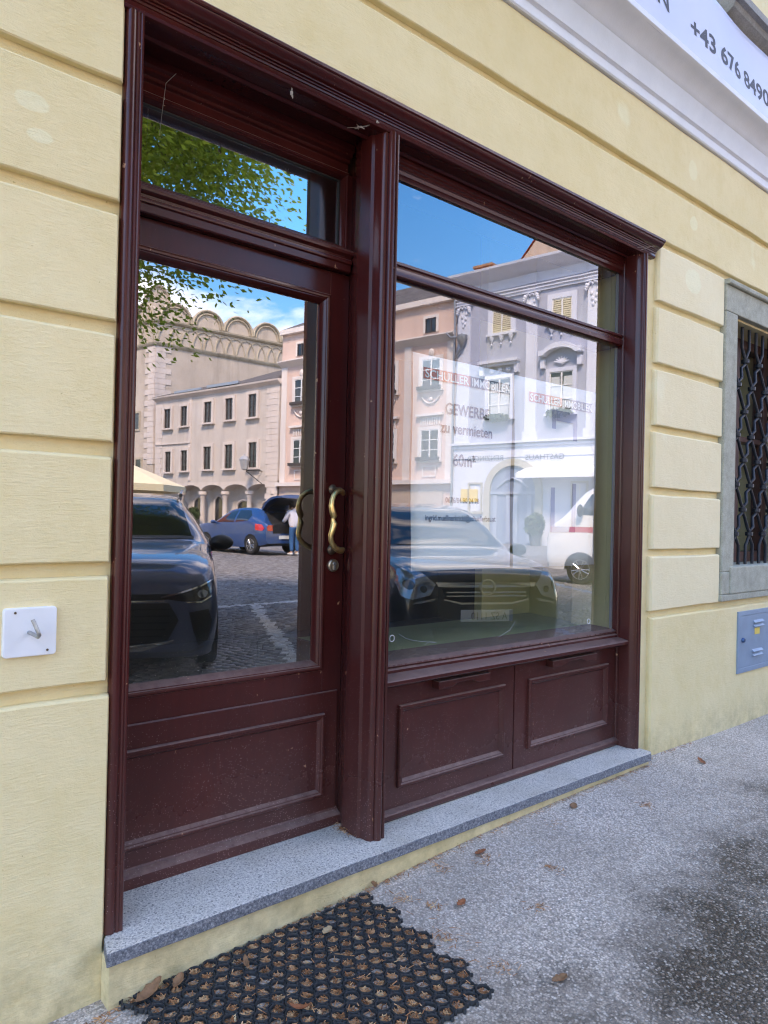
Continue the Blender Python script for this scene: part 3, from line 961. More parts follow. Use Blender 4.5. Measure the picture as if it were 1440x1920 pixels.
for i in range(-1, 9):
    x0 = 4.975 + SP * i
    if not 4.70 < x0 < 5.79:
        continue
    path = [(x0, YB, 1.36), (x0, YB, 1.20)]
    for j, z in enumerate(zc):
        left = ((i + j) % 2 == 0)       # which neighbour the bar meets at this row of collars
        xm = x0 + (SP / 2 - 0.007 if left else -SP / 2 + 0.007)
        if j:
            zz = (zc[j - 1] + z) / 2
            path.append((x0 + 0.008 * (1 if left else -1) * -1, YB + 0.006, zz + 0.035))
            path.append((x0 + 0.008 * (1 if left else -1), YB - 0.006, zz - 0.035))
        path += [(xm, YB, z + 0.022), (xm, YB, z - 0.022)]
    path += [(x0, YB, -0.14), (x0, YB, -0.285)]
    dense = []
    for a, b_ in zip(path[:-1], path[1:]):
        dense.append(a)
    dense.append(path[-1])
    MB().tube(dense, 0.0108, 8).build('bar', IRON, bw, smooth=60)
    for j, z in enumerate(zc):
        if (i + j) % 2 == 0 and x0 + SP < 5.79:
            MB().lathe([(0.014, z - 0.015), (0.025, z - 0.012), (0.025, z + 0.012), (0.014, z + 0.015)], (x0 + SP / 2, YB, 0), 10).build('collar', IRON, bw, smooth=40)

# meter box
mt = thing('meter_box', 'blue-grey steel meter cabinet set into the wall base below the barred window', 'meter box', (5.1, 0, -0.97 + H))
MB().frame(4.803, 5.42, -0.973, -0.568, [(0, 0.01), (0, -0.010), (0.030, -0.010), (0.032, -0.002)]).build('frame', METER, mt, bevel=0.002)
md_ = MB().box(4.835, 5.388, -0.008, 0.004, -0.941, -0.600).build('door', METER, mt, bevel=0.002)
for x0, z0 in ((5.03, -0.655), (5.03, -0.683), (5.02, -0.850), (5.02, -0.878)):
    MB().prism_x([(-0.007, z0 + 0.018), (-0.022, z0 + 0.004), (-0.022, z0), (-0.007, z0 + 0.001)], x0, x0 + 0.15).build('louvre', METER, md_, bevel=0.001)
MB().lathe([(0.016, -0.007), (0.016, -0.018), (0.012, -0.024), (0.001, -0.024)], (4.872, 0, -0.757), 16, 'y').build('knob', plain('blue_knob', srgb(52, 88, 128), 0.3, metal=0.5), md_, smooth=40)
MB().box(5.055, 5.135, -0.0095, -0.0075, -0.735, -0.692).build('sticker', STICKER, md_)

# ------------------------------------------------------------------ rubber ring mat, leaves and needles
mat_root = thing('ring_mat', 'black rubber ring mat full of brown needles in front of the step', 'door mat', (1.25, -0.36, gp(1.25, -0.36) + H))


def ring_mesh(seed):
    rr = random.Random(seed)
    m = MB()
    n = 16
    prof = [(0.0205, 0.0), (0.0235, 0.0), (0.0238, 0.010), (0.0228, 0.0125), (0.0200, 0.0125), (0.0185, 0.0100)]
    rings = []
    for k in range(n + 1):
        a = 2 * math.pi * (k + 0.5) / n
        q = 1.0 + 0.045 * (1 if (k // 2) % 2 else -1) * 0.5
        rings.append([(r * q * math.cos(a), r * q * math.sin(a), h) for r, h in prof])
    m.loft(rings, True, False)
    for k in range(6):
        a = math.pi / 3 * k + math.pi / 6
        ca, sa = math.cos(a), math.sin(a)
        m.lathe([(0.0052, 0.0), (0.0052, 0.0095), (0.0035, 0.011), (0.0005, 0.011)], (0.0275 * ca, 0.0275 * sa, 0), 6)
    o = m.build('ring', RUBBER, None, smooth=45, lift=False)
    return o


proto = ring_mesh(1)
PX = 0.0485
PYR = PX * 0.866
holes = []
ang = R(-3.0)
x_c, y_c = 0.80, -0.085
first = True
for j in range(15):
    for i in range(18):
        lx = PX * (i + 0.5 * (j % 2)) + rnd.uniform(-0.0012, 0.0012)
        ly = -PYR * j + rnd.uniform(-0.0012, 0.0012)
        if (i == 0 and j % 5 == 2) or (i == 17 and j % 4 == 1):
            continue
        x = x_c + lx * math.cos(ang) - ly * math.sin(ang)
        y = y_c + lx * math.sin(ang) + ly * math.cos(ang) + 0.012
        if len(holes) >= 280:
            break
        z = gp(x, y) + 0.003 + 0.003 * math.sin(4 * x + 3 * y)
        holes.append((x, y, z))
        o = proto if first else proto.copy()
        if not first:
            COL.objects.link(o)
        first = False
        o.location = (x, y, z + H)
        o.rotation_euler = (rnd.uniform(-0.03, 0.03), rnd.uniform(-0.03, 0.03), ang + rnd.choice((0, 1, 2)) * math.pi / 3)
        attach(o, mat_root)


def m_litter():
    k = NT('dry_needles')
    c = k.ramp(k.vor(60, None, 'F1', 'Color'), [(0.0, srgb(104, 68, 46)), (0.4, srgb(168, 114, 78)), (0.75, srgb(204, 154, 112)), (1.0, srgb(226, 196, 156))])
    return k.bsdf(c, 0.8, spec=0.2)


LITTER = m_litter()
nd = MB()


def needle(x, y, z, L, flat=0.3):
    a, e = rnd.uniform(0, 6.28), rnd.uniform(-flat, flat)
    d = Vector((math.cos(a) * math.cos(e), math.sin(a) * math.cos(e), math.sin(e))) * L * 0.5
    wv = Vector((-math.sin(a), math.cos(a), 0)) * rnd.uniform(0.0008, 0.0018)
    p_ = Vector((x, y, z))
    up_ = Vector((0, 0, 0.0012))
    nd.add([tuple(p_ - d - wv), tuple(p_ - d + wv), tuple(p_ + d + wv), tuple(p_ + d - wv), tuple(p_ + up_)], [(0, 1, 4), (1, 2, 4), (2, 3, 4), (3, 0, 4)])


for x, y, z in holes:
    for _ in range(rnd.choice((10, 18, 26, 32, 38))):
        r, a = 0.016 * math.sqrt(rnd.random()), rnd.uniform(0, 6.28)
        needle(x + r * math.cos(a), y + r * math.sin(a), z + rnd.uniform(0.001, 0.0085), rnd.uniform(0.008, 0.026), 0.5)
for _ in range(260):
    x = rnd.uniform(0.75, 1.75)
    needle(x, rnd.uniform(-0.72, -0.065), gp(x, -0.3) + 0.013, rnd.uniform(0.008, 0.03), 0.2)
for _ in range(700):                                   # drifts along the foot of the riser and round the mat
    x = rnd.gauss(1.0, 0.5)
    if rnd.random() < 0.4:
        x = rnd.uniform(0.6, 4.2)
    y = -0.064 - abs(rnd.gauss(0, 0.02))
    if x > 3.64:
        y += 0.06
    needle(x, y, gp(x, y) + 0.003, rnd.uniform(0.008, 0.03), 0.3)
for cx, cy in ((1.78, -0.30), (1.98, -0.14), (2.15, -0.20), (2.30, -0.42), (2.62, -0.2), (2.05, -0.55), (3.1, -0.35), (1.72, -0.66), (1.69, -0.45), (1.73, -0.2)):
    for _ in range(26):
        x, y = rnd.gauss(cx, 0.022), rnd.gauss(cy, 0.022)
        needle(x, y, gp(x, y) + 0.003, rnd.uniform(0.008, 0.028), 0.3)
for _ in range(170):                                   # the little heap in the corner of the door frame
    needle(1.735 + rnd.gauss(0, 0.016), 0.15 + rnd.gauss(0, 0.035), -1.2315 + abs(rnd.gauss(0, 0.006)), rnd.uniform(0.006, 0.018), 0.4)
struct(nd.build('needle_litter', LITTER, None, recalc=False), 'stuff')
nd_o = bpy.data.objects['needle_litter']
nd_o['label'] = 'scattered brown needles and bud scales on the mat and along the wall foot'

LEAF_M = [plain('dry_leaf_brown', srgb(140, 100, 70), 0.75, var=0.3, scale=60), plain('dry_leaf_tan', srgb(184, 154, 118), 0.75, var=0.25, scale=60), plain('dry_leaf_rust', srgb(150, 88, 56), 0.75, var=0.3, scale=60)]


def leaf(x, y, L, wd, ang_, curl, mi, label, dz=0.004):
    m = MB()
    n = 9
    rows = []
    for i in range(n):
        u = i / (n - 1)
        hw = wd * (math.sin(math.pi * min(1, u * 0.96 + 0.02)) ** 0.75) * (1 + 0.18 * math.sin(u * 19 + L * 90))
        rows.append([((u - 0.5) * L, s_ * hw * 0.5, curl * L * ((u - 0.4) ** 2) * 1.6 + abs(s_) * hw * curl * 0.7) for s_ in (-1, -0.5, 0, 0.5, 1)])
    m.loft(rows, False, False)
    o = m.build('dry_leaf', LEAF_M[mi], None, smooth=80, lift=False)
    q = o.modifiers.new('thick', 'SOLIDIFY')
    q.thickness = 0.0008
    o.location = (x, y, gp(x, y) + H + dz)
    o.rotation_euler = (rnd.uniform(-0.1, 0.1), rnd.uniform(-0.1, 0.1), ang_)
    return tag(o, label, 'leaf', 'dry leaves on the ground')


leaf(1.140, -0.430, 0.062, 0.019, R(-50), 0.6, 2, 'long rust-coloured leaf lying on the front of the ring mat', 0.017)
leaf(1.40, -0.20, 0.044, 0.030, R(20), 0.45, 1, 'pale pointed leaf in the middle of the ring mat', 0.016)
leaf(1.12, -0.17, 0.055, 0.018, R(70), 0.6, 0, 'narrow leaf standing at the step side of the mat', 0.017)
leaf(0.93, -0.11, 0.052, 0.030, R(40), 0.6, 0, 'broad brown leaf at the corner of the mat by the wall', 0.016)
leaf(0.845, -0.095, 0.10, 0.040, R(25), 0.5, 0, 'large curled brown leaf between the step end and the mat', 0.014)
leaf(1.86, -0.36, 0.045, 0.026, R(10), 0.4, 2, 'rust brown leaf on the asphalt nearest the mat')
leaf(2.17, -0.17, 0.05, 0.030, R(-20), 0.4, 2, 'curled rust leaf on the asphalt near the step')
leaf(2.82, -0.15, 0.055, 0.034, R(30), 0.3, 0, 'flat brown leaf by the step below the second lower panel')
leaf(1.80, -0.82, 0.055, 0.032, R(-15), 0.4, 0, 'brown and tan leaf alone on the open asphalt at the bottom')
leaf(3.90, -0.22, 0.07, 0.03, R(60), 0.3, 2, 'rust leaf on the asphalt beyond the end of the step')
leaf(1.70, -0.075, 0.030, 0.022, R(80), 0.7, 0, 'small dark crumpled leaf at the foot of the riser above the mat')

# ------------------------------------------------------------------ cobwebs under the head of the shop front
WEB = plain('dusty_web', srgb(176, 168, 162), 0.9, var=0.15, scale=60)


def cobweb(label, pts, blobs):
    m = MB()
    for q in pts:
        m.tube(q, 0.0006, 5)
    for c_, r_ in blobs:
        rr = random.Random(int(c_[0] * 977))
        for _ in range(9):
            m.ell((c_[0] + rr.gauss(0, r_[0] * 0.4), c_[1] + rr.gauss(0, r_[1] * 0.3), c_[2] + rr.gauss(0, r_[2] * 0.4)), (r_[0] * 0.35, r_[1] * 0.35, r_[2] * 0.4), 7, 5)
    return tag(m.build('cobweb', WEB, None, smooth=60), label, 'cobweb', 'cobwebs under the shop front head')


cobweb('grey cocoon hanging under the cornice above the fanlight', [[(1.322, 0.01, 1.478), (1.326, 0.01, 1.44)]], [((1.325, 0.012, 1.452), (0.006, 0.005, 0.016))])
cobweb('stringy cobweb under the cornice beside the middle post', [[(1.60, 0.06, 1.452), (1.64, 0.03, 1.458), (1.70, -0.004, 1.482)], [(1.63, 0.04, 1.47), (1.63, 0.03, 1.445)], [(1.62, 0.04, 1.448), (1.66, 0.02, 1.463), (1.695, 0.0, 1.492)]], [((1.694, -0.004, 1.484), (0.009, 0.004, 0.006)), ((1.645, 0.03, 1.459), (0.013, 0.004, 0.004))])
cobweb('single web thread hanging down in front of the fanlight', [[(0.985, 0.19, 1.46), (0.955, 0.20, 1.42), (0.952, 0.21, 1.36), (0.945, 0.22, 1.25)]], [((0.953, 0.205, 1.37), (0.002, 0.002, 0.004))])
cobweb('wisp of web on the end of the cornice above the right post', [[(3.52, 0.0, 1.485), (3.58, -0.01, 1.50), (3.64, -0.03, 1.515)], [(3.55, 0.0, 1.478), (3.62, -0.02, 1.51)]], [])

ey = thing('wall_eyelet', 'small rusty iron eyelet at the foot of the wall beside the step', 'eyelet', (0.775, -0.03, gp(0.775, 0) + H))
ze = gp(0.775, -0.03)
MB().tube([(0.778 + 0.016 * math.cos(2 * math.pi * q / 16), -0.03, ze + 0.055 + 0.016 * math.sin(2 * math.pi * q / 16)) for q in range(16)], 0.0045, 7, True).build('ring', DARK_BRONZE, ey, smooth=60)
MB().tube([(0.776, -0.03, ze + 0.04), (0.772, -0.028, ze + 0.015), (0.765, -0.025, ze - 0.01)], 0.005, 7).build('stem', DARK_BRONZE, ey, smooth=60)

# ------------------------------------------------------------------ the square in front of the house (seen in the panes)
def gs(x, y):                      # height of the square's paving
    return -1.44 + 0.0085 * min(max(-y, 0.0), 30.0)


def m_cobble():
    k = NT('cobble_stone')
    a = k.attr('tone')
    nz = k.noise(30, 5, 0.65)
    c = k.mix(k.ramp(nz, [(0.3, 0.45), (0.7, 0.0)]), a, (0.05, 0.05, 0.052))
    return k.bsdf(c, 0.62, k.bump(k.noise(70, 3, 0.6), 0.3, 0.004), spec=0.4)


def m_farcobble():
    k = NT('cobble_ground')
    P = k.pos()
    v = k.vor(9.5, k.map(P, (1, 1, 0.0)))
    cc = k.vor(9.5, k.map(P, (1, 1, 0.0)), 'F1', 'Color')
    c = k.ramp(cc, [(0.0, srgb(92, 91, 94)), (0.5, srgb(126, 124, 126)), (1.0, srgb(152, 150, 150))])
    c = k.mix(k.ramp(v, [(0.5, 0.0), (0.7, 0.8)]), c, srgb(60, 56, 50))
    big = k.ramp(k.noise(0.4, 4, 0.6), [(0.35, 0.0), (0.7, 0.3)])
    c = k.mix(big, c, srgb(150, 144, 134))
    return k.bsdf(c, 0.7, k.bump(k.math('SUBTRACT', 1.0, v), 0.6, 0.02), spec=0.35)


COBBLE, FARCOBBLE = m_cobble(), m_farcobble()
sq = MB()
yy = [KERB_Y - 0.15, -3, -5, -8, -12, -16, -20, -25, -30, -45, -120]
sq.loft([[(x, y, gs(x, y) - 0.022) for x in (-90, -30, -10, 0, 10, 20, 40, 120)] for y in yy], False, False)
square = struct(sq.build('cobbled_square', FARCOBBLE))


def seg_dist(px, py, a, b_):
    ax, ay = a
    bx, by = b_
    t = np.clip(((px - ax) * (bx - ax) + (py - ay) * (by - ay)) / ((bx - ax) ** 2 + (by - ay) ** 2), 0, 1)
    return np.hypot(px - ax - t * (bx - ax), py - ay - t * (by - ay))


bed = MB()
bed.add([(x, y, gs(x, y) - 0.016) for x, y in ((2.2, KERB_Y - 0.165), (14.4, KERB_Y - 0.165), (14.4, -10.7), (2.2, -10.7))], [(0, 1, 2, 3)])
struct(bed.build('paving_bed', plain('joint_sand', srgb(58, 54, 48), 0.95, var=0.2, scale=20)))
rg = np.random.default_rng(11)
th = R(-14)
A, B = np.meshgrid(np.arange(-6, 20, 0.098), np.arange(-16, 4, 0.092))
A = A.ravel()
B = B.ravel()
WC = 1.22
u = ((A / WC) % 1.0) * 2 - 1
off = 0.30 * (1 - u * u)
slope = np.arctan(-0.30 * 2 * u * 2 / WC)
A = A + rg.normal(0, 0.006, A.size)
B2 = B + off + rg.normal(0, 0.005, A.size)
X = A * math.cos(th) - B2 * math.sin(th)
Y = A * math.sin(th) + B2 * math.cos(th)
keep = (X > 2.3) & (X < 14.2) & (Y > -10.6) & (Y < KERB_Y - 0.21)
X, Y, slope = X[keep], Y[keep], slope[keep]
order = np.argsort(np.hypot(X - 3.6, Y + 2.6))
X, Y, slope = X[order], Y[order], slope[order]
NS = X.size
rot = slope + th + rg.normal(0, 0.07, NS)
hw = 0.0435 * (1 + rg.normal(0, 0.07, NS))
hd_ = 0.0405 * (1 + rg.normal(0, 0.07, NS))
tone = np.clip(rg.normal(0.24, 0.06, NS), 0.11, 0.42)
col = np.stack([tone * 1.0, tone * 0.99, tone * 1.02], 1)
white = (seg_dist(X, Y, (3.9, -7.06), (7.4, -7.12)) < 0.07) | (seg_dist(X, Y, (5.60, -7.0), (3.2, -1.75)) < 0.075)
blue = (seg_dist(X, Y, (14.2, -9.2), (12.0, -5.3)) < 0.08) | (seg_dist(X, Y, (8.6, -5.0), (7.3, -2.3)) < 0.09)
col[white] = np.array([0.78, 0.78, 0.76]) * rg.uniform(0.80, 1.05, (white.sum(), 1))
col[blue] = np.array([0.20, 0.32, 0.50]) * rg.uniform(0.75, 1.05, (blue.sum(), 1))
zt = -1.44 + 0.0085 * (-Y) + rg.normal(0, 0.0022, NS)


def stone_arrays(idx):
    n = len(idx)
    ca, sa = np.cos(rot[idx]), np.sin(rot[idx])
    V = np.zeros((n, 8, 3))
    for k, (sx, sy) in enumerate(((-1, -1), (1, -1), (1, 1), (-1, 1))):
        for lv, (q, dz) in enumerate(((1.0, -0.035), (0.80, 0.0))):
            lx = sx * hw[idx] * q * (1 + rg.normal(0, 0.05, n))
            ly = sy * hd_[idx] * q * (1 + rg.normal(0, 0.05, n))
            V[:, k + 4 * lv, 0] = X[idx] + lx * ca - ly * sa
            V[:, k + 4 * lv, 1] = Y[idx] + lx * sa + ly * ca
            V[:, k + 4 * lv, 2] = zt[idx] + dz + H
    fq = np.array([(4, 5, 6, 7), (0, 1, 5, 4), (1, 2, 6, 5), (2, 3, 7, 6), (3, 0, 4, 7)])
    Fc = (fq[None] + 8 * np.arange(n)[:, None, None]).reshape(-1, 4)
    C = np.repeat(col[idx], 8, 0)
    return V.reshape(-1, 3), Fc, C


def np_mesh(name, V, Fc, mat, C=None):
    me = bpy.data.meshes.new(name)
    k = Fc.shape[1]
    me.vertices.add(len(V))
    me.vertices.foreach_set('co', V.astype(np.float32).ravel())
    me.loops.add(Fc.size)
    me.loops.foreach_set('vertex_index', Fc.astype(np.int32).ravel())
    me.polygons.add(len(Fc))
    me.polygons.foreach_set('loop_start', np.arange(0, Fc.size, k, dtype=np.int32))
    me.update(calc_edges=True)
    me.materials.append(mat)
    if C is not None:
        at = me.color_attributes.new('tone', 'FLOAT_COLOR', 'POINT')
        at.data.foreach_set('color', np.concatenate([C, np.ones((len(C), 1))], 1).astype(np.float32).ravel())
    o = bpy.data.objects.new(name, me)
    COL.objects.link(o)
    return o


for i in range(240):
    o = np_mesh('cobblestone', *stone_arrays(np.array([i]))[:2], COBBLE, np.repeat(col[i:i + 1], 8, 0))
    attach(o, square)
o = np_mesh('cobblestone_field', *stone_arrays(np.arange(240, NS))[:2], COBBLE, np.repeat(col[240:], 8, 0))
o['kind'] = 'stuff'
attach(o, square)

# ------------------------------------------------------------------ buildings on the far side of the square
FA = R(10.5)
MY = 0.24 * 2                      # the panes stand 0.24 m behind the wall face; distances were measured through them


def facade_xf(t, o, z, ex=29.7, ey=22.6):
    """t along the row of houses, o out of the facade towards the square, z lens-relative"""
    x = ex - math.sin(FA) * t - math.cos(FA) * o
    y = ey + math.cos(FA) * t - math.sin(FA) * o
    return (x, MY - y, z + H)


class FB(MB):
    def __init__(s):
        super().__init__(facade_xf)

    def rect(s, t0, t1, z0, z1, o0, o1):
        return s.box(t0, t1, o0, o1, z0, z1)


def wallm(name, c1, c2, streak=0.5, sc=1.6):
    k = NT(name)
    P = k.pos()
    c = k.ramp(k.noise(sc * 0.35, 6, 0.65), [(0.3, srgb(*c1)), (0.7, srgb(*c2))])
    s_ = k.ramp(k.noise(1.0, 5, 0.6, k.map(P, (1.6, 1.6, 0.18))), [(0.5, 0.0), (0.75, streak * 0.5)])
    c = k.mix(s_, c, srgb(*[q * 0.68 for q in c1]))
    return k.bsdf(c, 0.88, k.bump(k.noise(9, 5, 0.6), 0.15, 0.02), spec=0.2)


BLUE_W = wallm('blue_plaster', (158, 166, 184), (172, 178, 196), 0.3)
BLUE_T = wallm('pale_blue_trim', (200, 206, 222), (212, 217, 230), 0.3)
PINK_W = wallm('pink_plaster', (206, 180, 170), (216, 192, 182), 0.4)
PINK_T = wallm('pink_house_trim', (214, 206, 204), (224, 216, 212), 0.4)
BEIGE_W = wallm('beige_plaster', (190, 181, 174), (204, 196, 190), 0.6)
BEIGE_T = wallm('beige_trim', (204, 193, 187), (214, 204, 198), 0.6)
TOWER_W = wallm('weathered_plaster', (180, 168, 156), (200, 188, 176), 0.9)
TOWER_T = wallm('weathered_stone', (158, 148, 132), (194, 184, 166), 1.2, 4)
SLATE = wallm('grey_slate', (84, 82, 84), (110, 106, 106), 0.8, 5)
RED_TILE = wallm('red_tile', (168, 84, 62), (190, 104, 80), 0.8, 6)
SHUTTER = plain('cream_shutter', srgb(196, 188, 164), 0.7, var=0.1)
WINFRAME = plain('white_window_frame', srgb(222, 222, 222), 0.5, var=0.03)
WINDARK = plain('dark_window_frame', srgb(70, 62, 60), 0.5, var=0.1)
PORTAL = plain('portal_stone', srgb(176, 172, 158), 0.85, var=0.12, scale=3)
SIGN_INK = plain('sign_ink', srgb(70, 74, 86), 0.7)
BOX_GREEN = plain('planter_green', srgb(58, 76, 44), 0.8, var=0.4, scale=18)
kk = NT('far_window_glass')
WGLASS = kk.bsdf(kk.ramp(kk.noise(1.4, 3, 0.5), [(0.3, (0.012, 0.014, 0.016)), (0.7, (0.05, 0.056, 0.06))]), 0.05, spec=0.8)


def window(house_, t0, t1, z0, z1, trim, fr=0.16, depth=0.10, panes=(2, 3), frame=None, glass_in=0.12, sill=True, box=False, o0=0.0):
    """an opening: dark reveal with pane, sash bars, raised surround and sill"""
    frame = frame or WINFRAME
    m = FB()
    for a, b_, c, d in ((t0 - fr, t0, z0, z1), (t1, t1 + fr, z0, z1), (t0 - fr, t1 + fr, z1, z1 + fr)):
        m.rect(a, b_, c, d, o0, o0 + depth)
    wdw = m.build('window', trim, house_)
    FB().rect(t0, t1, z0, z1, o0 + 0.004, o0 + 0.012).build('pane', WGLASS, wdw)
    fm = FB()
    b2 = 0.055
    for a, b_, c, d in ((t0, t0 + b2, z0, z1), (t1 - b2, t1, z0, z1), (t0 + b2, t1 - b2, z0, z0 + b2), (t0 + b2, t1 - b2, z1 - b2, z1)):
        fm.rect(a, b_, c, d, o0, o0 + 0.05)
    for i in range(1, panes[0]):
        tc = t0 + (t1 - t0) * i / panes[0]
        fm.rect(tc - 0.04, tc + 0.04, z0 + b2, z1 - b2, o0, o0 + 0.055)
    for j in range(1, panes[1]):
        zc_ = z0 + (z1 - z0) * j / panes[1]
        fm.rect(t0 + b2, t1 - b2, zc_ - 0.022, zc_ + 0.022, o0, o0 + 0.046)
    fm.build('sash', frame, wdw)
    if sill:
        FB().rect(t0 - fr - 0.06, t1 + fr + 0.06, z0 - 0.12, z0, o0, o0 + depth + 0.10).build('sill', trim, wdw)
    if box:
        FB().rect(t0 - 0.15, t1 + 0.15, z0 - 0.02, z0 + 0.17, o0 + depth + 0.10, o0 + depth + 0.30).build('flower_box', WINDARK, wdw)
    return wdw


def clump(xf, c, r, n, size, seed, mat, name, parent):
    g = np.random.default_rng(seed)
    d = g.normal(size=(n, 3))
    d /= np.linalg.norm(d, axis=1)[:, None]
    p_ = np.array(c) + d * (g.uniform(0.35, 1.0, (n, 1)) ** 0.6) * np.array(r)
    q1 = g.normal(size=(n, 3)) * size
    q2 = g.normal(size=(n, 3)) * size
    V = np.stack([p_ - q1, p_ + q2, p_ + q1, p_ - q2], 1).reshape(-1, 3)
    V = np.array([xf(*v) for v in V])
    Fc = np.arange(4 * n).reshape(-1, 4)
    o = np_mesh(name, V, Fc, mat)
    if parent is not None:
        attach(o, parent)
    return o


# --- blue inn
inn = thing('blue_inn', 'pale blue stucco inn with white pilasters and arched portal across the square', 'building', facade_xf(-4, 0, -1.2))
m = FB()
m.rect(-16, 3.92, -1.6, 12.35, -9, 0.0)
m.build('wall', BLUE_W, inn)
m = FB()
m.rect(-16, 3.92, 3.3, 4.04, 0.0, 0.10)
m.rect(-16, 4.0, 4.04, 4.16, 0.0, 0.32)
m.rect(-16, 3.95, 3.86, 3.95, 0.10, 0.2)
m.build('storey_cornice', BLUE_T, inn)
FB().rect(-16, 3.92, -1.5, 3.3, 0.0, 0.05).build('ground_floor_facing', BLUE_T, inn)
m = FB()
m.rect(-16, 3.92, 11.86, 12.22, 0.0, 0.10)
m.rect(-16, 3.96, 12.0, 12.06, 0.10, 0.17)
m.rect(-16, 3.96, 12.16, 12.22, 0.10, 0.22)
m.rect(-16, 3.92, 12.35, 12.85, -9, 0.03)
m.add([(-16, 0.03, 12.85), (4.0, 0.03, 12.85), (4.0, 0.85, 13.28), (-16, 0.85, 13.28), (-16, -0.2, 13.42), (4.0, -0.2, 13.42), (4.0, 0.88, 13.40), (-16, 0.88, 13.40)], [(0, 1, 2, 3), (3, 2, 6, 7), (7, 6, 5, 4), (1, 5, 6, 2), (0, 3, 7, 4)])
m.build('eaves_cornice', BLUE_T, inn)
for t0, t1 in ((2.95, 3.75), (-1.12, -0.48), (-4.52, -3.86), (-8.3, -7.6), (-12, -11.3)):
    m = FB()
    m.rect(t0, t1, 4.6, 11.86, 0.0, 0.12)
    m.rect(t0 - 0.1, t1 + 0.1, 4.16, 4.6, 0.0, 0.18)
    m.rect(t0, t1, 12.35, 12.85, 0.03, 0.12)
    pil = m.build('pilaster', BLUE_T, inn)
    c = FB()
    tc = (t0 + t1) / 2
    for sgn in (-1, 1):
        for k in range(3):
            c.lathe_e((tc + sgn * (0.34 + 0.03 * k), 0.20, 11.62 - 0.10 * k), (0.12 - 0.02 * k, 0.12, 0.12 - 0.02 * k), 8, 6)
    for k in range(9):
        c.lathe_e((tc - 0.3 + 0.075 * k, 0.17, 11.72 + 0.05 * math.sin(k * 2.2)), (0.06, 0.09, 0.08), 6, 5)
    for k in range(6):
        c.lathe_e((tc + (0.16 - 0.025 * k) * (1 if k % 2 else -1), 0.14, 11.36 - 0.14 * k), (0.08, 0.05, 0.11), 6, 5)
    c.rect(t0 - 0.12, t1 + 0.12, 11.80, 11.858, 0.0, 0.26)
    c.build('capital', BLUE_T, pil, smooth=50)
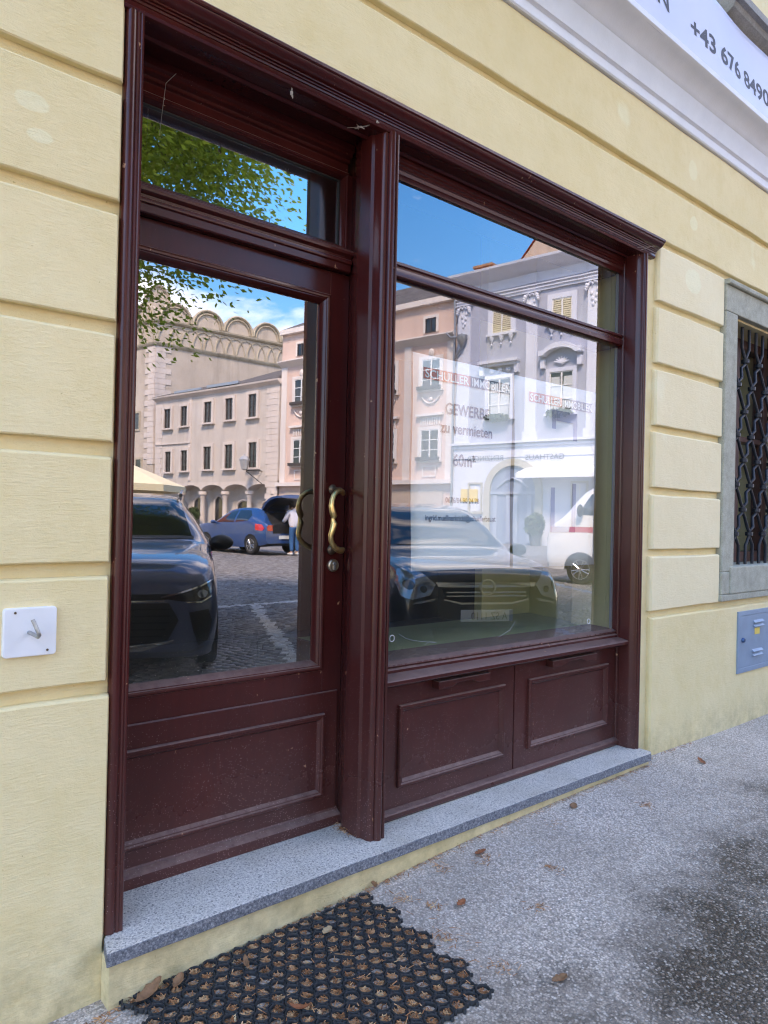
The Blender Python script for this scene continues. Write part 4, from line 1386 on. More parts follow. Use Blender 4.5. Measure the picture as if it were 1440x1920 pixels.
for k, (ta, tb) in enumerate(((0.43, 1.60), (-2.99, -1.92), (-6.6, -5.5), (-10.4, -9.3))):
    wv = window(inn, ta, tb, 10.0, 11.28, BLUE_T, 0.26, 0.08, (2, 1), WINFRAME)
    sl = FB()
    for s0, s1 in ((ta + 0.06, (ta + tb) / 2 - 0.05), ((ta + tb) / 2 + 0.05, tb - 0.06)):
        for j in range(11):
            z = 10.07 + 0.108 * j
            sl.add([(s0, 0.055, z), (s1, 0.055, z), (s1, 0.025, z + 0.085), (s0, 0.025, z + 0.085), (s0, 0.035, z - 0.012), (s1, 0.035, z - 0.012), (s1, 0.01, z + 0.07), (s0, 0.01, z + 0.07)], [(0, 1, 2, 3), (4, 7, 6, 5), (0, 4, 5, 1), (3, 2, 6, 7)])
    sl.build('shutter', SHUTTER, wv)
    ap = FB()
    for j in range(3):
        tj = ta + (tb - ta) * (j + 0.0) / 2
        ap.lathe([(0.16, 9.86), (0.14, 9.76), (0.08, 9.62), (0.01, 9.5)], (tj, 0.06, 0), 8)
        ap.lathe_e((tj, 0.08, 9.42), (0.06, 0.06, 0.07), 6, 5)
    ap.build('apron_ornament', BLUE_T, wv, smooth=50)
    t0, t1 = (ta - 0.1, tb + 0.1) if k != 1 else (-3.13, -1.88)
    t0, t1 = (0.40, 1.74) if k == 0 else (t0, t1)
    w2 = window(inn, t0, t1, 5.45, 7.55, BLUE_T, 0.20, 0.10, (2, 3), WINFRAME)
    pd = FB()
    tc, hwid = (t0 + t1) / 2, (t1 - t0) / 2 + 0.52
    if k % 2 == 1:
        n = 16
        outer, inner = [], []
        for j in range(n + 1):
            a = -1 + 2 * j / n
            zz = 8.22 + 0.62 * math.sqrt(max(0, 1 - (a / 0.86) ** 2)) if abs(a) < 0.8 else 8.22 + 0.30
            outer.append((tc + hwid * a, zz + 0.14))
            inner.append((tc + hwid * a, zz - 0.12))
        for j in range(n):
            q = [outer[j], outer[j + 1], inner[j + 1], inner[j]]
            pd.add([(a, 0.0, b_) for a, b_ in q] + [(a, 0.42, b_) for a, b_ in q], [(0, 1, 2, 3), (4, 7, 6, 5), (0, 4, 5, 1), (2, 6, 7, 3), (0, 3, 7, 4), (1, 5, 6, 2)])
        for j in range(7):
            a = R(20 + 23 * j)
            pd.tube([(tc, 0.07, 7.95), (tc + 0.42 * math.cos(a), 0.07, 7.95 + 0.36 * math.sin(a))], [0.09, 0.03], 6)
    else:
        pd.rect(tc - hwid, tc + hwid, 8.36, 8.52, 0.0, 0.40)
        pd.rect(tc - hwid + 0.05, tc + hwid - 0.05, 8.22, 8.36, 0.0, 0.26)
        for j in range(3):
            pd.lathe_e((tc - 0.5 + 0.5 * j, 0.05, 8.0), (0.16, 0.08, 0.14), 8, 6)
    for sgn in (-1, 1):
        pd.rect(tc + sgn * (hwid - 0.14) - 0.12, tc + sgn * (hwid - 0.14) + 0.12, 7.78, 8.22, 0.0, 0.22)
    pd.build('pediment', BLUE_T, w2, smooth=40)
    cur = FB()
    for sgn in (-1, 1):
        cur.add([(tc, 0.016, 5.55), (tc + sgn * 0.55, 0.016, 5.55), (tc + sgn * 0.55, 0.016, 7.3), (tc + sgn * 0.12, 0.016, 7.3)], [(0, 1, 2, 3)])
    cur.build('curtain', plain('net_curtain', srgb(190, 196, 198), 0.9), w2)
    clump(facade_xf, (tc, 0.30, 5.42), (0.75, 0.2, 0.22), 260, 0.055, 5 + k, BOX_GREEN, 'flower_box', w2)
# portal
m = FB()
n = 20
for r0, r1, o1, z_s in ((1.35, 1.72, 0.16, 1.50),):
    pin = [(0.12 - r0, -1.3)] + [(0.12 - r0 * math.cos(math.pi * j / n), z_s + r0 * math.sin(math.pi * j / n)) for j in range(n + 1)] + [(0.12 + r0, -1.3)]
    pout = [(0.12 - r1, -1.3)] + [(0.12 - r1 * math.cos(math.pi * j / n), z_s + r1 * math.sin(math.pi * j / n)) for j in range(n + 1)] + [(0.12 + r1, -1.3)]
    for j in range(len(pin) - 1):
        q = [pin[j], pin[j + 1], pout[j + 1], pout[j]]
        m.add([(a, 0.05, b_) for a, b_ in q] + [(a, o1 + 0.05, b_) for a, b_ in q], [(0, 1, 2, 3), (4, 7, 6, 5), (0, 4, 5, 1), (2, 6, 7, 3)])
m.build('portal_arch', PORTAL, inn, smooth=40)
gate = FB()
gate.add([(q[0], 0.075, q[1]) for q in pin], [tuple(range(len(pin)))])
gd = gate.build('portal_door', plain('portal_paint', srgb(120, 134, 158), 0.6, var=0.1), inn)
m = FB()
for a in (-1.0, -0.2, 0.25, 1.05):
    m.rect(0.12 + a - 0.12, 0.12 + a + 0.12, -1.2, 1.3, 0.08, 0.12)
m.rect(-1.2, 1.45, 1.35, 1.5, 0.08, 0.16)
m.tube([(0.12 - 0.9, 0.12, 1.7), (0.12 - 0.45, 0.12, 2.05), (0.12, 0.12, 2.2), (0.57, 0.12, 2.05), (1.02, 0.12, 1.7)], 0.06, 6)
m.build('door_panel', plain('portal_trim', srgb(150, 162, 182), 0.6), gd)
for t0 in (-3.6, -5.4, -7.5, 2.45):
    window(inn, t0 - 0.35, t0 + 0.35, 0.4, 1.9, PORTAL, 0.1, 0.12, (2, 2))
FB().add([(-16, 0.06, 2.75), (-0.72, 0.06, 2.75), (-0.72, 1.35, 2.36), (-16, 1.35, 2.36), (-16, 1.35, 2.12), (-0.72, 1.35, 2.12)], [(0, 1, 2, 3), (3, 2, 5, 4)]).build('awning', plain('white_canvas', srgb(226, 228, 232), 0.8), inn, recalc=False)


def mirror_text(house_, txt, size, t_left, z, o_, mat, sx=1.0):
    # reading direction along the facade as one faces it from the square
    mb = text_mb(txt, size, lambda u, v: facade_xf(t_left + u, o_, z + v), font_scale_x=sx)
    ob = mb.build('lettering', mat, house_, lift=False)
    return ob


mirror_text(inn, 'GASTHAUS', 0.40, -2.80, 3.12, 0.108, SIGN_INK, 1.1)
mirror_text(inn, 'RENZINGER', 0.40, 0.70, 3.16, 0.108, SIGN_INK, 1.05)
FB().rect(2.28, 3.35, 0.95, 1.62, 0.06, 0.12).build('yellow_sign', STICKER, inn)
FB().add([(-16, 0.8, 13.41), (4.0, 0.8, 13.41), (4.0, -5, 14.9), (-16, -5, 14.9)], [(0, 1, 2, 3)]).build('roof', RED_TILE, inn)
# gable of a higher wing behind the eaves
m = FB()
m.add([(1.35, -1.2, 13.3), (-2.6, -1.2, 13.3), (-0.75, -1.2, 15.6), (1.35, -6, 13.3), (-2.6, -6, 13.3), (-0.75, -6, 15.6)], [(0, 1, 2), (3, 5, 4)])
m.build('gable', TOWER_W, inn)
m = FB()
m.add([(-0.75, -1.1, 15.75), (-2.9, -1.1, 13.1), (-2.9, -6, 13.1), (-0.75, -6, 15.75), (1.55, -6, 13.1), (1.55, -1.1, 13.1)], [(0, 1, 2, 3), (0, 3, 4, 5)])
m.build('gable_roof', RED_TILE, inn)
m = FB()
m.rect(2.25, 3.35, 13.0, 14.15, -1.6, -0.8)
m.rect(2.18, 3.42, 14.15, 14.28, -1.68, -0.72)
m.build('chimney', wallm('chimney_brick', (150, 116, 92), (176, 142, 116), 0.8, 8), inn)

# --- pink house
pink = thing('pink_house', 'pink stucco town house with white window surrounds between the inn and the small house', 'building', facade_xf(11, 0, -1.2))
FB().rect(3.93, 18.1, -1.6, 12.45, -9, -0.02).build('wall', PINK_W, pink)
m = FB()
m.add([(3.95, -0.02, 10.05), (18.1, -0.02, 10.05), (18.1, 0.42, 10.40), (3.95, 0.42, 10.40), (3.95, -0.02, 10.55), (18.1, -0.02, 10.55), (18.1, 0.42, 10.47), (3.95, 0.42, 10.47)], [(0, 1, 2, 3), (3, 2, 6, 7), (7, 6, 5, 4), (1, 5, 6, 2), (0, 3, 7, 4)])
m.rect(3.95, 18.1, 12.30, 12.62, -0.3, 0.28)
m.build('cornice', PINK_T, pink)
FB().rect(3.95, 18.12, 1.95, 2.2, -0.02, 0.34).build('storey_cornice', PINK_T, pink)
for t0 in (4.0, 7.04, 10.4, 13.9, 17.5):
    FB().rect(t0, t0 + 0.5, 2.2, 10.05, -0.02, 0.06).build('pilaster', PINK_T, pink)
for t0, t1 in ((4.98, 6.28), (8.2, 9.5), (11.6, 12.9), (15.4, 16.75)):
    for z0, z1 in ((7.42, 9.15), (3.32, 5.10)):
        wv = window(pink, t0, t1, z0, z1, PINK_T, 0.2, 0.07, (2, 3), WINFRAME, box=True)
        orn = FB()
        tc = (t0 + t1) / 2
        if z0 > 5:
            orn.tube([(tc + 0.62 * (j / 5 - 1), 0.05, z0 - 0.4 - 0.42 * (1 - (j / 5 - 1) ** 2)) for j in range(11)], 0.05, 6)
            orn.lathe_e((tc, 0.05, z0 - 0.55), (0.16, 0.06, 0.14), 8, 6)
            orn.lathe_e((tc, 0.05, z1 + 0.38), (0.22, 0.06, 0.24), 8, 6)
        else:
            orn.rect(t0 - 0.3, t1 + 0.3, z1 + 0.78, z1 + 0.92, 0.0, 0.22)
            for j in range(9):
                tj = t0 + (t1 - t0) * j / 8
                orn.rect(tj - 0.045, tj + 0.045, z1 + 0.25, z1 + 0.70, 0.0, 0.05)
            orn.frame(tc - 0.5, tc + 0.5, z0 - 0.95, z0 - 0.3, [(0, 0.0), (0, 0.05), (0.07, 0.05), (0.07, 0.0)])
        orn.build('ornament', PINK_T, wv, smooth=40)
    window(pink, t0 + 0.35, t1 - 0.2, 10.72, 11.55, PINK_T, 0.16, 0.05, (2, 1), WINDARK, sill=False)
FB().add([(3.9, 0.28, 12.6), (18.15, 0.28, 12.6), (12.0, -4.4, 15.4), (7.6, -4.4, 15.4), (18.15, -9, 12.6), (3.9, -9, 12.6)], [(0, 1, 2, 3), (3, 2, 4, 5), (0, 3, 5), (1, 4, 2)]).build('roof', SLATE, pink)
dp = FB()
dp.tube([(3.95, 0.16, 12.9), (3.95, 0.16, -1.0)], 0.07, 8)
dp.tube([(4.35, 0.40, 10.40), (4.05, 0.42, 10.1), (3.6, 0.42, 10.05), (3.3, 0.35, 10.2)], 0.07, 8)
dp.lathe([(0.1, 9.5), (0.3, 9.95), (0.3, 10.15), (0.01, 10.2)], (3.35, 0.3, 0), 10)
dp.tube([(3.35, 0.3, 9.55), (3.9, 0.2, 8.9)], 0.06, 8)
dp.build('downpipe', plain('zinc_pipe', srgb(150, 154, 160), 0.4, metal=0.6), pink, smooth=40)
FB().rect(4.6, 17.4, -1.3, 1.6, 0.0, 0.04).build('shop_front', plain('shop_beige', srgb(186, 170, 158), 0.8, var=0.1), pink)

# --- small arcaded house
arc = thing('arcaded_house', 'low beige arcaded house with dark slate roof in front of the tower', 'building', facade_xf(25, 0, -1.2))
FB().rect(18.12, 33.0, 2.35, 9.25, -7, 0.10).build('wall', BEIGE_W, arc)
m = FB()
m.add([(18.0, 0.10, 9.0), (33.1, 0.10, 9.0), (33.1, 0.42, 9.22), (18.0, 0.42, 9.22), (18.0, 0.0, 9.38), (33.1, 0.0, 9.38), (33.1, 0.45, 9.34), (18.0, 0.45, 9.34)], [(0, 1, 2, 3), (3, 2, 6, 7), (7, 6, 5, 4), (1, 5, 6, 2), (0, 3, 7, 4)])
m.build('eaves', BEIGE_T, arc)
q = FB()
for j in range(24):
    z0 = -1.0 + 0.41 * j
    q.rect(18.12, 19.2 + (0.18 if j % 2 else 0), z0 + 0.012, z0 + 0.4, 0.10, 0.145)
    q.rect(32.2 - (0.2 if j % 2 else 0), 33.0, max(z0, 2.4) + 0.012, max(z0, 2.4) + 0.4, 0.10, 0.13) if z0 > 2.4 else None
q.build('quoins', BEIGE_T, arc)
FB().rect(28.12, 32.95, 5.44, 5.56, 0.10, 0.20).build('string_course', BEIGE_T, arc)
FB().rect(28.10, 28.40, 2.5, 9.0, 0.10, 0.16).build('lesene', BEIGE_T, arc)
for t0, t1, z0, z1 in ((20.4, 21.3, 6.9, 8.55), (23.03, 23.9, 6.88, 8.48), (25.53, 26.45, 6.84, 8.42), (28.55, 29.4, 6.80, 8.35), (30.75, 31.65, 6.75, 8.30), (20.25, 21.15, 3.3, 5.1), (22.95, 23.85, 3.3, 5.08), (25.45, 26.35, 3.3, 5.05), (28.42, 29.25, 3.25, 4.88), (30.6, 31.4, 3.2, 4.85)):
    m_ = window(arc, t0, t1, z0, z1, BEIGE_T, 0.22, 0.16, (2, 4), WINDARK, o0=0.10)
# scalloped underside of the overhanging upper floors and the arcade behind
sc_ = FB()
N = 120
edge = []
for j in range(N + 1):
    t = 18.12 + (33.0 - 18.12) * j / N
    u_ = ((t - 18.6) / 2.72) % 1.0
    edge.append((t, 1.62 + 0.52 * math.sqrt(max(0.0, 1 - (2 * u_ - 1) ** 2))))
for (ta, za), (tb, zb_) in zip(edge[:-1], edge[1:]):
    sc_.add([(ta, 0.10, za), (tb, 0.10, zb_), (tb, 0.10, 2.36), (ta, 0.10, 2.36), (ta, -0.8, za), (tb, -0.8, zb_)], [(0, 1, 2, 3), (0, 4, 5, 1)])
sc_.build('arcade_scallop', BEIGE_T, arc, recalc=False)
FB().rect(18.12, 33.0, -1.6, 2.35, -7, -0.8).build('ground_wall', BEIGE_W, arc)
for j in range(5):
    t = 18.6 + 2.72 * j
    m = FB()
    m.lathe([(0.26, -1.5), (0.26, -1.3), (0.2, -1.2), (0.19, 1.1), (0.24, 1.2), (0.26, 1.35), (0.34, 1.42), (0.34, 1.66)], (t + 2.72 * 0.5 * 0 + 0.0, -0.12, 0), 14)
    m.build('column', BEIGE_T, arc, smooth=40)
for t, w_, z1 in ((20.0, 0.7, 0.9), (22.6, 0.85, 0.95), (25.6, 0.55, 1.3), (28.0, 0.8, 1.2), (30.6, 0.8, 1.0)):
    m = FB()
    n = 12
    pts = [(t - w_, -1.2)] + [(t - w_ * math.cos(math.pi * k / n), z1 - 0.5 + 0.55 * math.sin(math.pi * k / n)) for k in range(n + 1)] + [(t + w_, -1.2)]
    m.add([(a, -0.78, b_) for a, b_ in pts], [tuple(range(len(pts)))])
    op = m.build('arched_opening', WGLASS, arc)
    tr_ = FB()
    tr_.tube([(a, -0.76, b_) for a, b_ in pts], 0.10, 6)
    tr_.build('surround', BEIGE_T, op, smooth=60)
rf = FB()
for ta, tb, tm, zr in ((18.1, 25.0, 20.6, 10.75), (24.6, 33.1, 26.6, 10.5)):
    rf.add([(ta, 0.42, 9.36), (tb, 0.42, 9.36), (tm + 0.4, -2.6, zr), (tm - 0.4, -2.6, zr), (ta, -7, 9.36), (tb, -7, 9.36), (tm + 0.4, -7, zr), (tm - 0.4, -7, zr)], [(0, 1, 2, 3), (1, 5, 6, 2), (0, 3, 7, 4), (3, 2, 6, 7)])
rf.build('roof', SLATE, arc)
gt = FB()
gt.rect(22.2, 25.9, 9.42, 9.62, 0.30, 0.46)
gt.rect(26.6, 30.0, 9.38, 9.55, 0.30, 0.46)
gt.build('gutter', plain('zinc_gutter', srgb(168, 172, 180), 0.35, metal=0.6), arc)
lt = thing('wall_lantern', 'wrought iron lantern on a bracket under the upper windows of the arcaded house', 'lantern', facade_xf(20.4, 0.1, 2.9))
m = FB()
m.tube([(19.75, 0.12, 3.05), (20.3, 1.0, 3.05), (20.4, 1.15, 3.1)], 0.035, 6)
m.tube([(19.75, 0.12, 2.15), (20.35, 1.05, 3.0)], 0.03, 6)
m.build('bracket', IRON, lt, smooth=60)
FB().lathe([(0.05, 3.05), (0.22, 3.12), (0.36, 3.75), (0.40, 3.78), (0.25, 4.0), (0.06, 4.1), (0.01, 4.2)], (20.42, 1.15, 0), 6).build('lamp_head', plain('lantern_glass', srgb(176, 178, 180), 0.2, metal=0.2), lt)

# --- tower with half-round battlements
tow = thing('battlement_tower', 'tall weathered tower house with half-round battlements and interlaced arch frieze', 'building', (24, MY - 56.2, 0.2))
CX, CY = 23.9, 56.2               # its corner; one face is parallel to the yellow house, the other follows the row of houses
TL2 = 16.0


def tower_xf(face):
    if face == 'front':
        return lambda a, o, z: (CX + a, MY - (CY - o), z + H)
    return lambda a, o, z: (CX - math.sin(FA) * a - math.cos(FA) * o, MY - (CY + math.cos(FA) * a - math.sin(FA) * o), z + H)


ZF0, ZF1, ZM = 14.2, 15.85, 16.15
m = MB(lambda x, y, z: (x, MY - y, z + H))
bx_, by_ = CX - math.sin(FA) * TL2, CY + math.cos(FA) * TL2
m.prism_z([(CX, CY), (CX + 18, CY), (CX + 18, CY + 14), (bx_, by_)], -1.6, ZM)
m.build('wall', TOWER_W, tow)
for face, L, sp in (('front', 18.0, 1.0), ('side', TL2, 1.0)):
    xf = tower_xf(face)
    m = MB(xf)
    m.prism_x([(0.0, ZF0 - 0.35), (0.12, ZF0 - 0.25), (0.22, ZF0 - 0.05), (0.22, ZF0), (0.0, ZF0 + 0.02)], -0.15, L)
    m.prism_x([(0.0, ZF1), (0.22, ZF1 + 0.02), (0.34, ZF1 + 0.14), (0.36, ZF1 + 0.28), (0.0, ZF1 + 0.34)], -0.3, L)
    m.build('string_course', TOWER_T, tow, smooth=30)
    m = MB(xf)
    m.box(-0.1, L, 0.0, 0.10, ZF0, ZF1)
    m.build('frieze', TOWER_W, tow)
    m = MB(xf)
    n_ = int(L / 1.05)
    for j in range(n_):
        a0 = 0.1 + 1.05 * j
        m.tube([(a0 + 0.95 - 0.95 * math.cos(math.pi * k / 10), 0.12, ZF0 + 0.02 + 1.5 * math.sin(math.pi * k / 10)) for k in range(11)], 0.075, 5)
    m.build('frieze_ribs', TOWER_T, tow, smooth=60)
    gap = 2.95
    for j in range(int(L / gap)):
        c0 = 1.75 + gap * j
        rr_ = 1.42
        m = MB(xf)
        arcp = [(c0 - rr_, ZM - 0.1)] + [(c0 - rr_ * math.cos(math.pi * k / 18), ZM + 0.1 + rr_ * 1.02 * math.sin(math.pi * k / 18)) for k in range(19)] + [(c0 + rr_, ZM - 0.1)]
        m.loft([[(a, 0.0, z) for a, z in arcp], [(a, -0.7, z) for a, z in arcp]])
        mer = m.build('battlement', TOWER_W, tow)
        m = MB(xf)
        for rq, rad_ in ((1.0, 0.13), (0.80, 0.075)):
            m.tube([(c0 - rr_ * rq * math.cos(math.pi * k / 18), 0.06, ZM + 0.1 + rr_ * rq * 1.02 * math.sin(math.pi * k / 18)) for k in range(19)], rad_, 6)
        m.build('moulding', TOWER_T, mer, smooth=60)
    q = MB(xf)
    for j in range(22):
        q.box(0.0, 0.9 + (0.5 if j % 2 else 0), 0.0, 0.05, 4.0 + 0.45 * j, 4.43 + 0.45 * j)
    q.build('quoins', BEIGE_T, tow)
m = MB(tower_xf('front'))
arcp = [(0.55 - 1.0 * math.cos(math.pi * k / 16), 18.0 + 1.25 * math.sin(math.pi * k / 16)) for k in range(17)]
m.loft([[(a, -1.0, z) for a, z in arcp], [(a, -1.8, z) for a, z in arcp]])
m.box(-0.4, 1.5, -1.7, -1.0, ZM, 18.02)
m.tube([(a, -0.95, z) for a, z in arcp], 0.12, 6)
m.build('corner_turret', TOWER_W, tow, smooth=40)
xf = tower_xf('side')
for a0, z0, z1 in ((2.0, 6.9, 8.6), (1.6, 1.9, 4.6), (5.5, 6.9, 8.6), (5.4, 1.9, 4.6)):
    m = MB(xf)
    m.frame(a0, a0 + 1.1, z0, z1, [(0, 0.0), (0, 0.08), (0.16, 0.08), (0.16, 0.0)])
    wv = m.build('window', TOWER_T, tow)
    m = MB(xf)
    m.box(a0 + 0.16, a0 + 0.94, 0.005, 0.02, z0 + 0.16, z1 - 0.16)
    m.build('pane', WGLASS, wv)

# houses closing the other sides, seen only as light and in car paint
side = thing('square_house', 'plain cream house closing the far side of the square behind the trees', 'building', (-8, -38, 0))
m = MB(lambda x, y, z: (x, y, z + H))
m.box(-26, 12, -46, -38, -1.6, 10)
m.build('wall', wallm('cream_plaster', (206, 196, 170), (220, 210, 186), 0.5), side)
m = MB(lambda x, y, z: (x, y, z + H))
m.add([(-26.5, -37.5, 10), (12.5, -37.5, 10), (12.5, -42, 14), (-26.5, -42, 14), (12.5, -46.5, 10), (-26.5, -46.5, 10)], [(0, 1, 2, 3), (3, 2, 4, 5), (0, 3, 5), (1, 4, 2)])
m.build('roof', RED_TILE, side)

# ------------------------------------------------------------------ vehicles in the square
def pchip(xk, yk, x):
    xk, yk, x = np.array(xk, float), np.array(yk, float), np.asarray(x, float)
    h = np.diff(xk)
    d = np.diff(yk) / h
    mm = np.zeros_like(yk)
    mm[0], mm[-1] = d[0], d[-1]
    for i in range(1, len(yk) - 1):
        if d[i - 1] * d[i] > 0:
            w1, w2 = 2 * h[i] + h[i - 1], h[i] + 2 * h[i - 1]
            mm[i] = (w1 + w2) / (w1 / d[i - 1] + w2 / d[i])
    i = np.clip(np.searchsorted(xk, x) - 1, 0, len(h) - 1)
    t = (x - xk[i]) / h[i]
    return (yk[i] * (1 + 2 * t) * (1 - t) ** 2 + mm[i] * h[i] * t * (1 - t) ** 2 + yk[i + 1] * t * t * (3 - 2 * t) + mm[i + 1] * h[i] * t * t * (t - 1))


def catmull(pts, sub):
    out = []
    n = len(pts)
    for i in range(n - 1):
        p0, p1, p2, p3 = pts[max(i - 1, 0)], pts[i], pts[i + 1], pts[min(i + 2, n - 1)]
        for k in range(sub):
            t = k / sub
            out.append(tuple(0.5 * ((2 * b_) + (-a + c) * t + (2 * a - 5 * b_ + 4 * c - d) * t * t + (-a + 3 * b_ - 3 * c + d) * t ** 3) for a, b_, c, d in zip(p0, p1, p2, p3)))
    out.append(pts[-1])
    return out


def paint(name, col, metal=0.35, rough=0.32):
    k = NT(name)
    return k.bsdf(k.mix(k.ramp(k.noise(3, 3, 0.5), [(0.4, 0.0), (0.7, 0.12)]), col, (0.2, 0.2, 0.2)), rough, None, metal, 0.5, 1.0, coat_rough=0.03)


CHROME = plain('chrome', srgb(214, 218, 222), 0.12, metal=1.0, var=0.02)
BLACKP = plain('black_plastic', (0.012, 0.012, 0.014), 0.45, var=0.2)
HOLLOW_SHADE = plain('painted_hollow_shade', (0.006, 0.006, 0.007), 0.8, var=0.2)  # near-black for hollows left unmodelled: their shade is put into the colour
TYRE = plain('tyre_rubber', (0.016, 0.016, 0.017), 0.75, var=0.2, bump=0.3, bscale=80)
ALLOY = plain('alloy', srgb(168, 172, 178), 0.25, metal=0.9, var=0.06)
LAMPGLASS = plain('lamp_glass', srgb(150, 158, 168), 0.06, metal=0.55, var=0.25, scale=24, coat=1.0)
LAMPDARK = plain('lamp_housing', (0.02, 0.022, 0.026), 0.12, metal=0.3, var=0.4, scale=30, coat=1.0)
LAMPRED = plain('tail_lamp', srgb(196, 20, 24), 0.12, var=0.15, scale=20, coat=1.0)
k = NT('car_window')
CARGLASS = k.bsdf((0.010, 0.013, 0.016), 0.02, spec=0.9, coat=0.6)
PLATE = plain('plate_white', srgb(226, 228, 226), 0.4, var=0.02)
PLATEBLUE = plain('plate_blue', srgb(40, 70, 160), 0.4, var=0.02)


class Car:
    def __init__(s, name, label, loc, th, paint_m, st):
        s.root = thing(name, label, 'car' if name != 'van' else 'van', loc, th, local=True)
        s.paint = paint_m
        y = st['y']
        ys_ = sorted(set(list(np.linspace(y[0], y[-1], 70)) + list(np.linspace(y[0], y[0] + 0.4, 14)) + list(y)))
        P = {k_: pchip(y, v, ys_) for k_, v in st.items() if k_ != 'y'}
        rings = []
        for i, yv in enumerate(ys_):
            g = {k_: float(v[i]) for k_, v in P.items()}
            zb, wl, ws, hb, wb, zt, wt = (g[q] for q in ('zb', 'wl', 'ws', 'hb', 'wb', 'zt', 'wt'))
            half = [(0, zb), (wl - 0.10, zb), (wl, zb + 0.06), (ws, zb + (hb - zb) * 0.35), (ws, zb + (hb - zb) * 0.7), (wb, hb), ((wb + wt) * 0.5 + 0.012, hb + (zt - hb) * 0.5),
                    (wt, zt - (zt - hb) * 0.12 - 0.012), (wt * 0.86, zt - 0.014), (wt * 0.45, zt - 0.003), (0, zt)]
            half = catmull(half, 4)
            ring = [(x_, yv, z_) for x_, z_ in half] + [(-x_, yv, z_) for x_, z_ in reversed(half[1:-1])]
            rings.append(ring)
        m = MB()
        m.loft(rings)
        s.body = m.build('body', paint_m, s.root, smooth=40, lift=False)
        s.bvh = BVHTree.FromPolygons([v.co[:] for v in s.body.data.vertices], [tuple(q.vertices) for q in s.body.data.polygons])

    def decal(s, poly, axis, name, mat, off=0.004, parent=None, cuts=3, mirror=False):
        """a piece lying on the body: poly in (x,z) seen from front/back, (y,z) seen from a side, (x,y) from the top"""
        outs = []
        for sg in ((1, -1) if mirror else (1,)):
            bm = bmesh.new()
            vs = [bm.verts.new((sg * a if axis in ('front', 'back', 'top') else a, 0, b_)) for a, b_ in poly]
            bm.faces.new(vs)
            bmesh.ops.triangulate(bm, faces=bm.faces)
            for _ in range(2):
                bmesh.ops.subdivide_edges(bm, edges=bm.edges, cuts=1 if cuts < 3 else 2, use_grid_fill=True)
            bmesh.ops.triangulate(bm, faces=bm.faces)
            ok = True
            for v in bm.verts:
                a, b_ = v.co.x, v.co.z
                if axis == 'front':
                    o_, d_ = Vector((a, -5, b_)), Vector((0, 1, 0))
                elif axis == 'back':
                    o_, d_ = Vector((a, 12, b_)), Vector((0, -1, 0))
                elif axis == 'top':
                    o_, d_ = Vector((a, b_, 5)), Vector((0, 0, -1))
                else:
                    q = (1 if axis == 'right' else -1) * (1 if sg == 1 else -1)
                    o_, d_ = Vector((5 * q, a, b_)), Vector((-q, 0, 0))
                hit = s.bvh.ray_cast(o_, d_)
                if hit[0] is None:
                    near = s.bvh.find_nearest(Vector((a, 0.2, b_)) if axis == 'front' else o_ + d_ * 4.5)
                    v.co = near[0] - d_ * off
                else:
                    nrm = hit[1]
                    if nrm.dot(d_) > 0:
                        nrm = -nrm
                    v.co = hit[0] + nrm * off
            me = bpy.data.meshes.new(name)
            bmesh.ops.recalc_face_normals(bm, faces=bm.faces)
            bm.to_mesh(me)
            bm.free()
            me.materials.append(mat)
            me.shade_smooth()
            o = bpy.data.objects.new(name, me)
            COL.objects.link(o)
            attach(o, parent or s.root)
            outs.append(o)
        return outs

    def at(s, x, z, axis='front'):
        if axis == 'front':
            h_ = s.bvh.ray_cast(Vector((x, -5, z)), Vector((0, 1, 0)))
        else:
            h_ = s.bvh.ray_cast(Vector((x, 12, z)), Vector((0, -1, 0)))
        return h_[0].y if h_[0] is not None else 0.0

    def wheel(s, x, y, r, wd=0.2, spokes=5):
        sg = 1 if x > 0 else -1
        m = MB()
        m.lathe([(r * 0.62, -wd / 2), (r * 0.92, -wd / 2), (r, -wd / 2 + 0.03), (r, wd / 2 - 0.03), (r * 0.92, wd / 2), (r * 0.62, wd / 2)], (x, y, r), 32, 'x')
        wh = m.build('wheel', TYRE, s.root, smooth=35, lift=False)
        m = MB()
        xo = x + sg * (wd / 2 - 0.01)
        for k_ in range(spokes * 2):
            a = math.pi * k_ / spokes + 0.2 * (k_ % 2)
            m.tube([(xo, y + 0.04 * math.cos(a), r + 0.04 * math.sin(a)), (xo + sg * 0.012, y + r * 0.35 * math.cos(a), r + r * 0.35 * math.sin(a)), (xo, y + r * 0.63 * math.cos(a), r + r * 0.63 * math.sin(a))], [0.022, 0.015, 0.02], 6)
        m.tube([(xo, y + r * 0.64 * math.cos(2 * math.pi * q / 28), r + r * 0.64 * math.sin(2 * math.pi * q / 28)) for q in range(28)], 0.014, 6, True)
        m.lathe([(0.05, -0.02), (0.05, 0.02), (0.01, 0.025)], (xo, y, r), 10, 'x')
        m.build('rim', ALLOY, wh, smooth=40, lift=False)
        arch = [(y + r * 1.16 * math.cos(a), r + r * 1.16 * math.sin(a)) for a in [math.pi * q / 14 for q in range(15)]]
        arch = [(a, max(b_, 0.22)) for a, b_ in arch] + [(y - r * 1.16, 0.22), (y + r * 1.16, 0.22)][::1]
        s.decal(arch, 'right' if sg > 0 else 'left', 'wheel_arch_shade', HOLLOW_SHADE, 0.003)  # flat dark half-disc laid on the side, painting the shade of a hollow arch


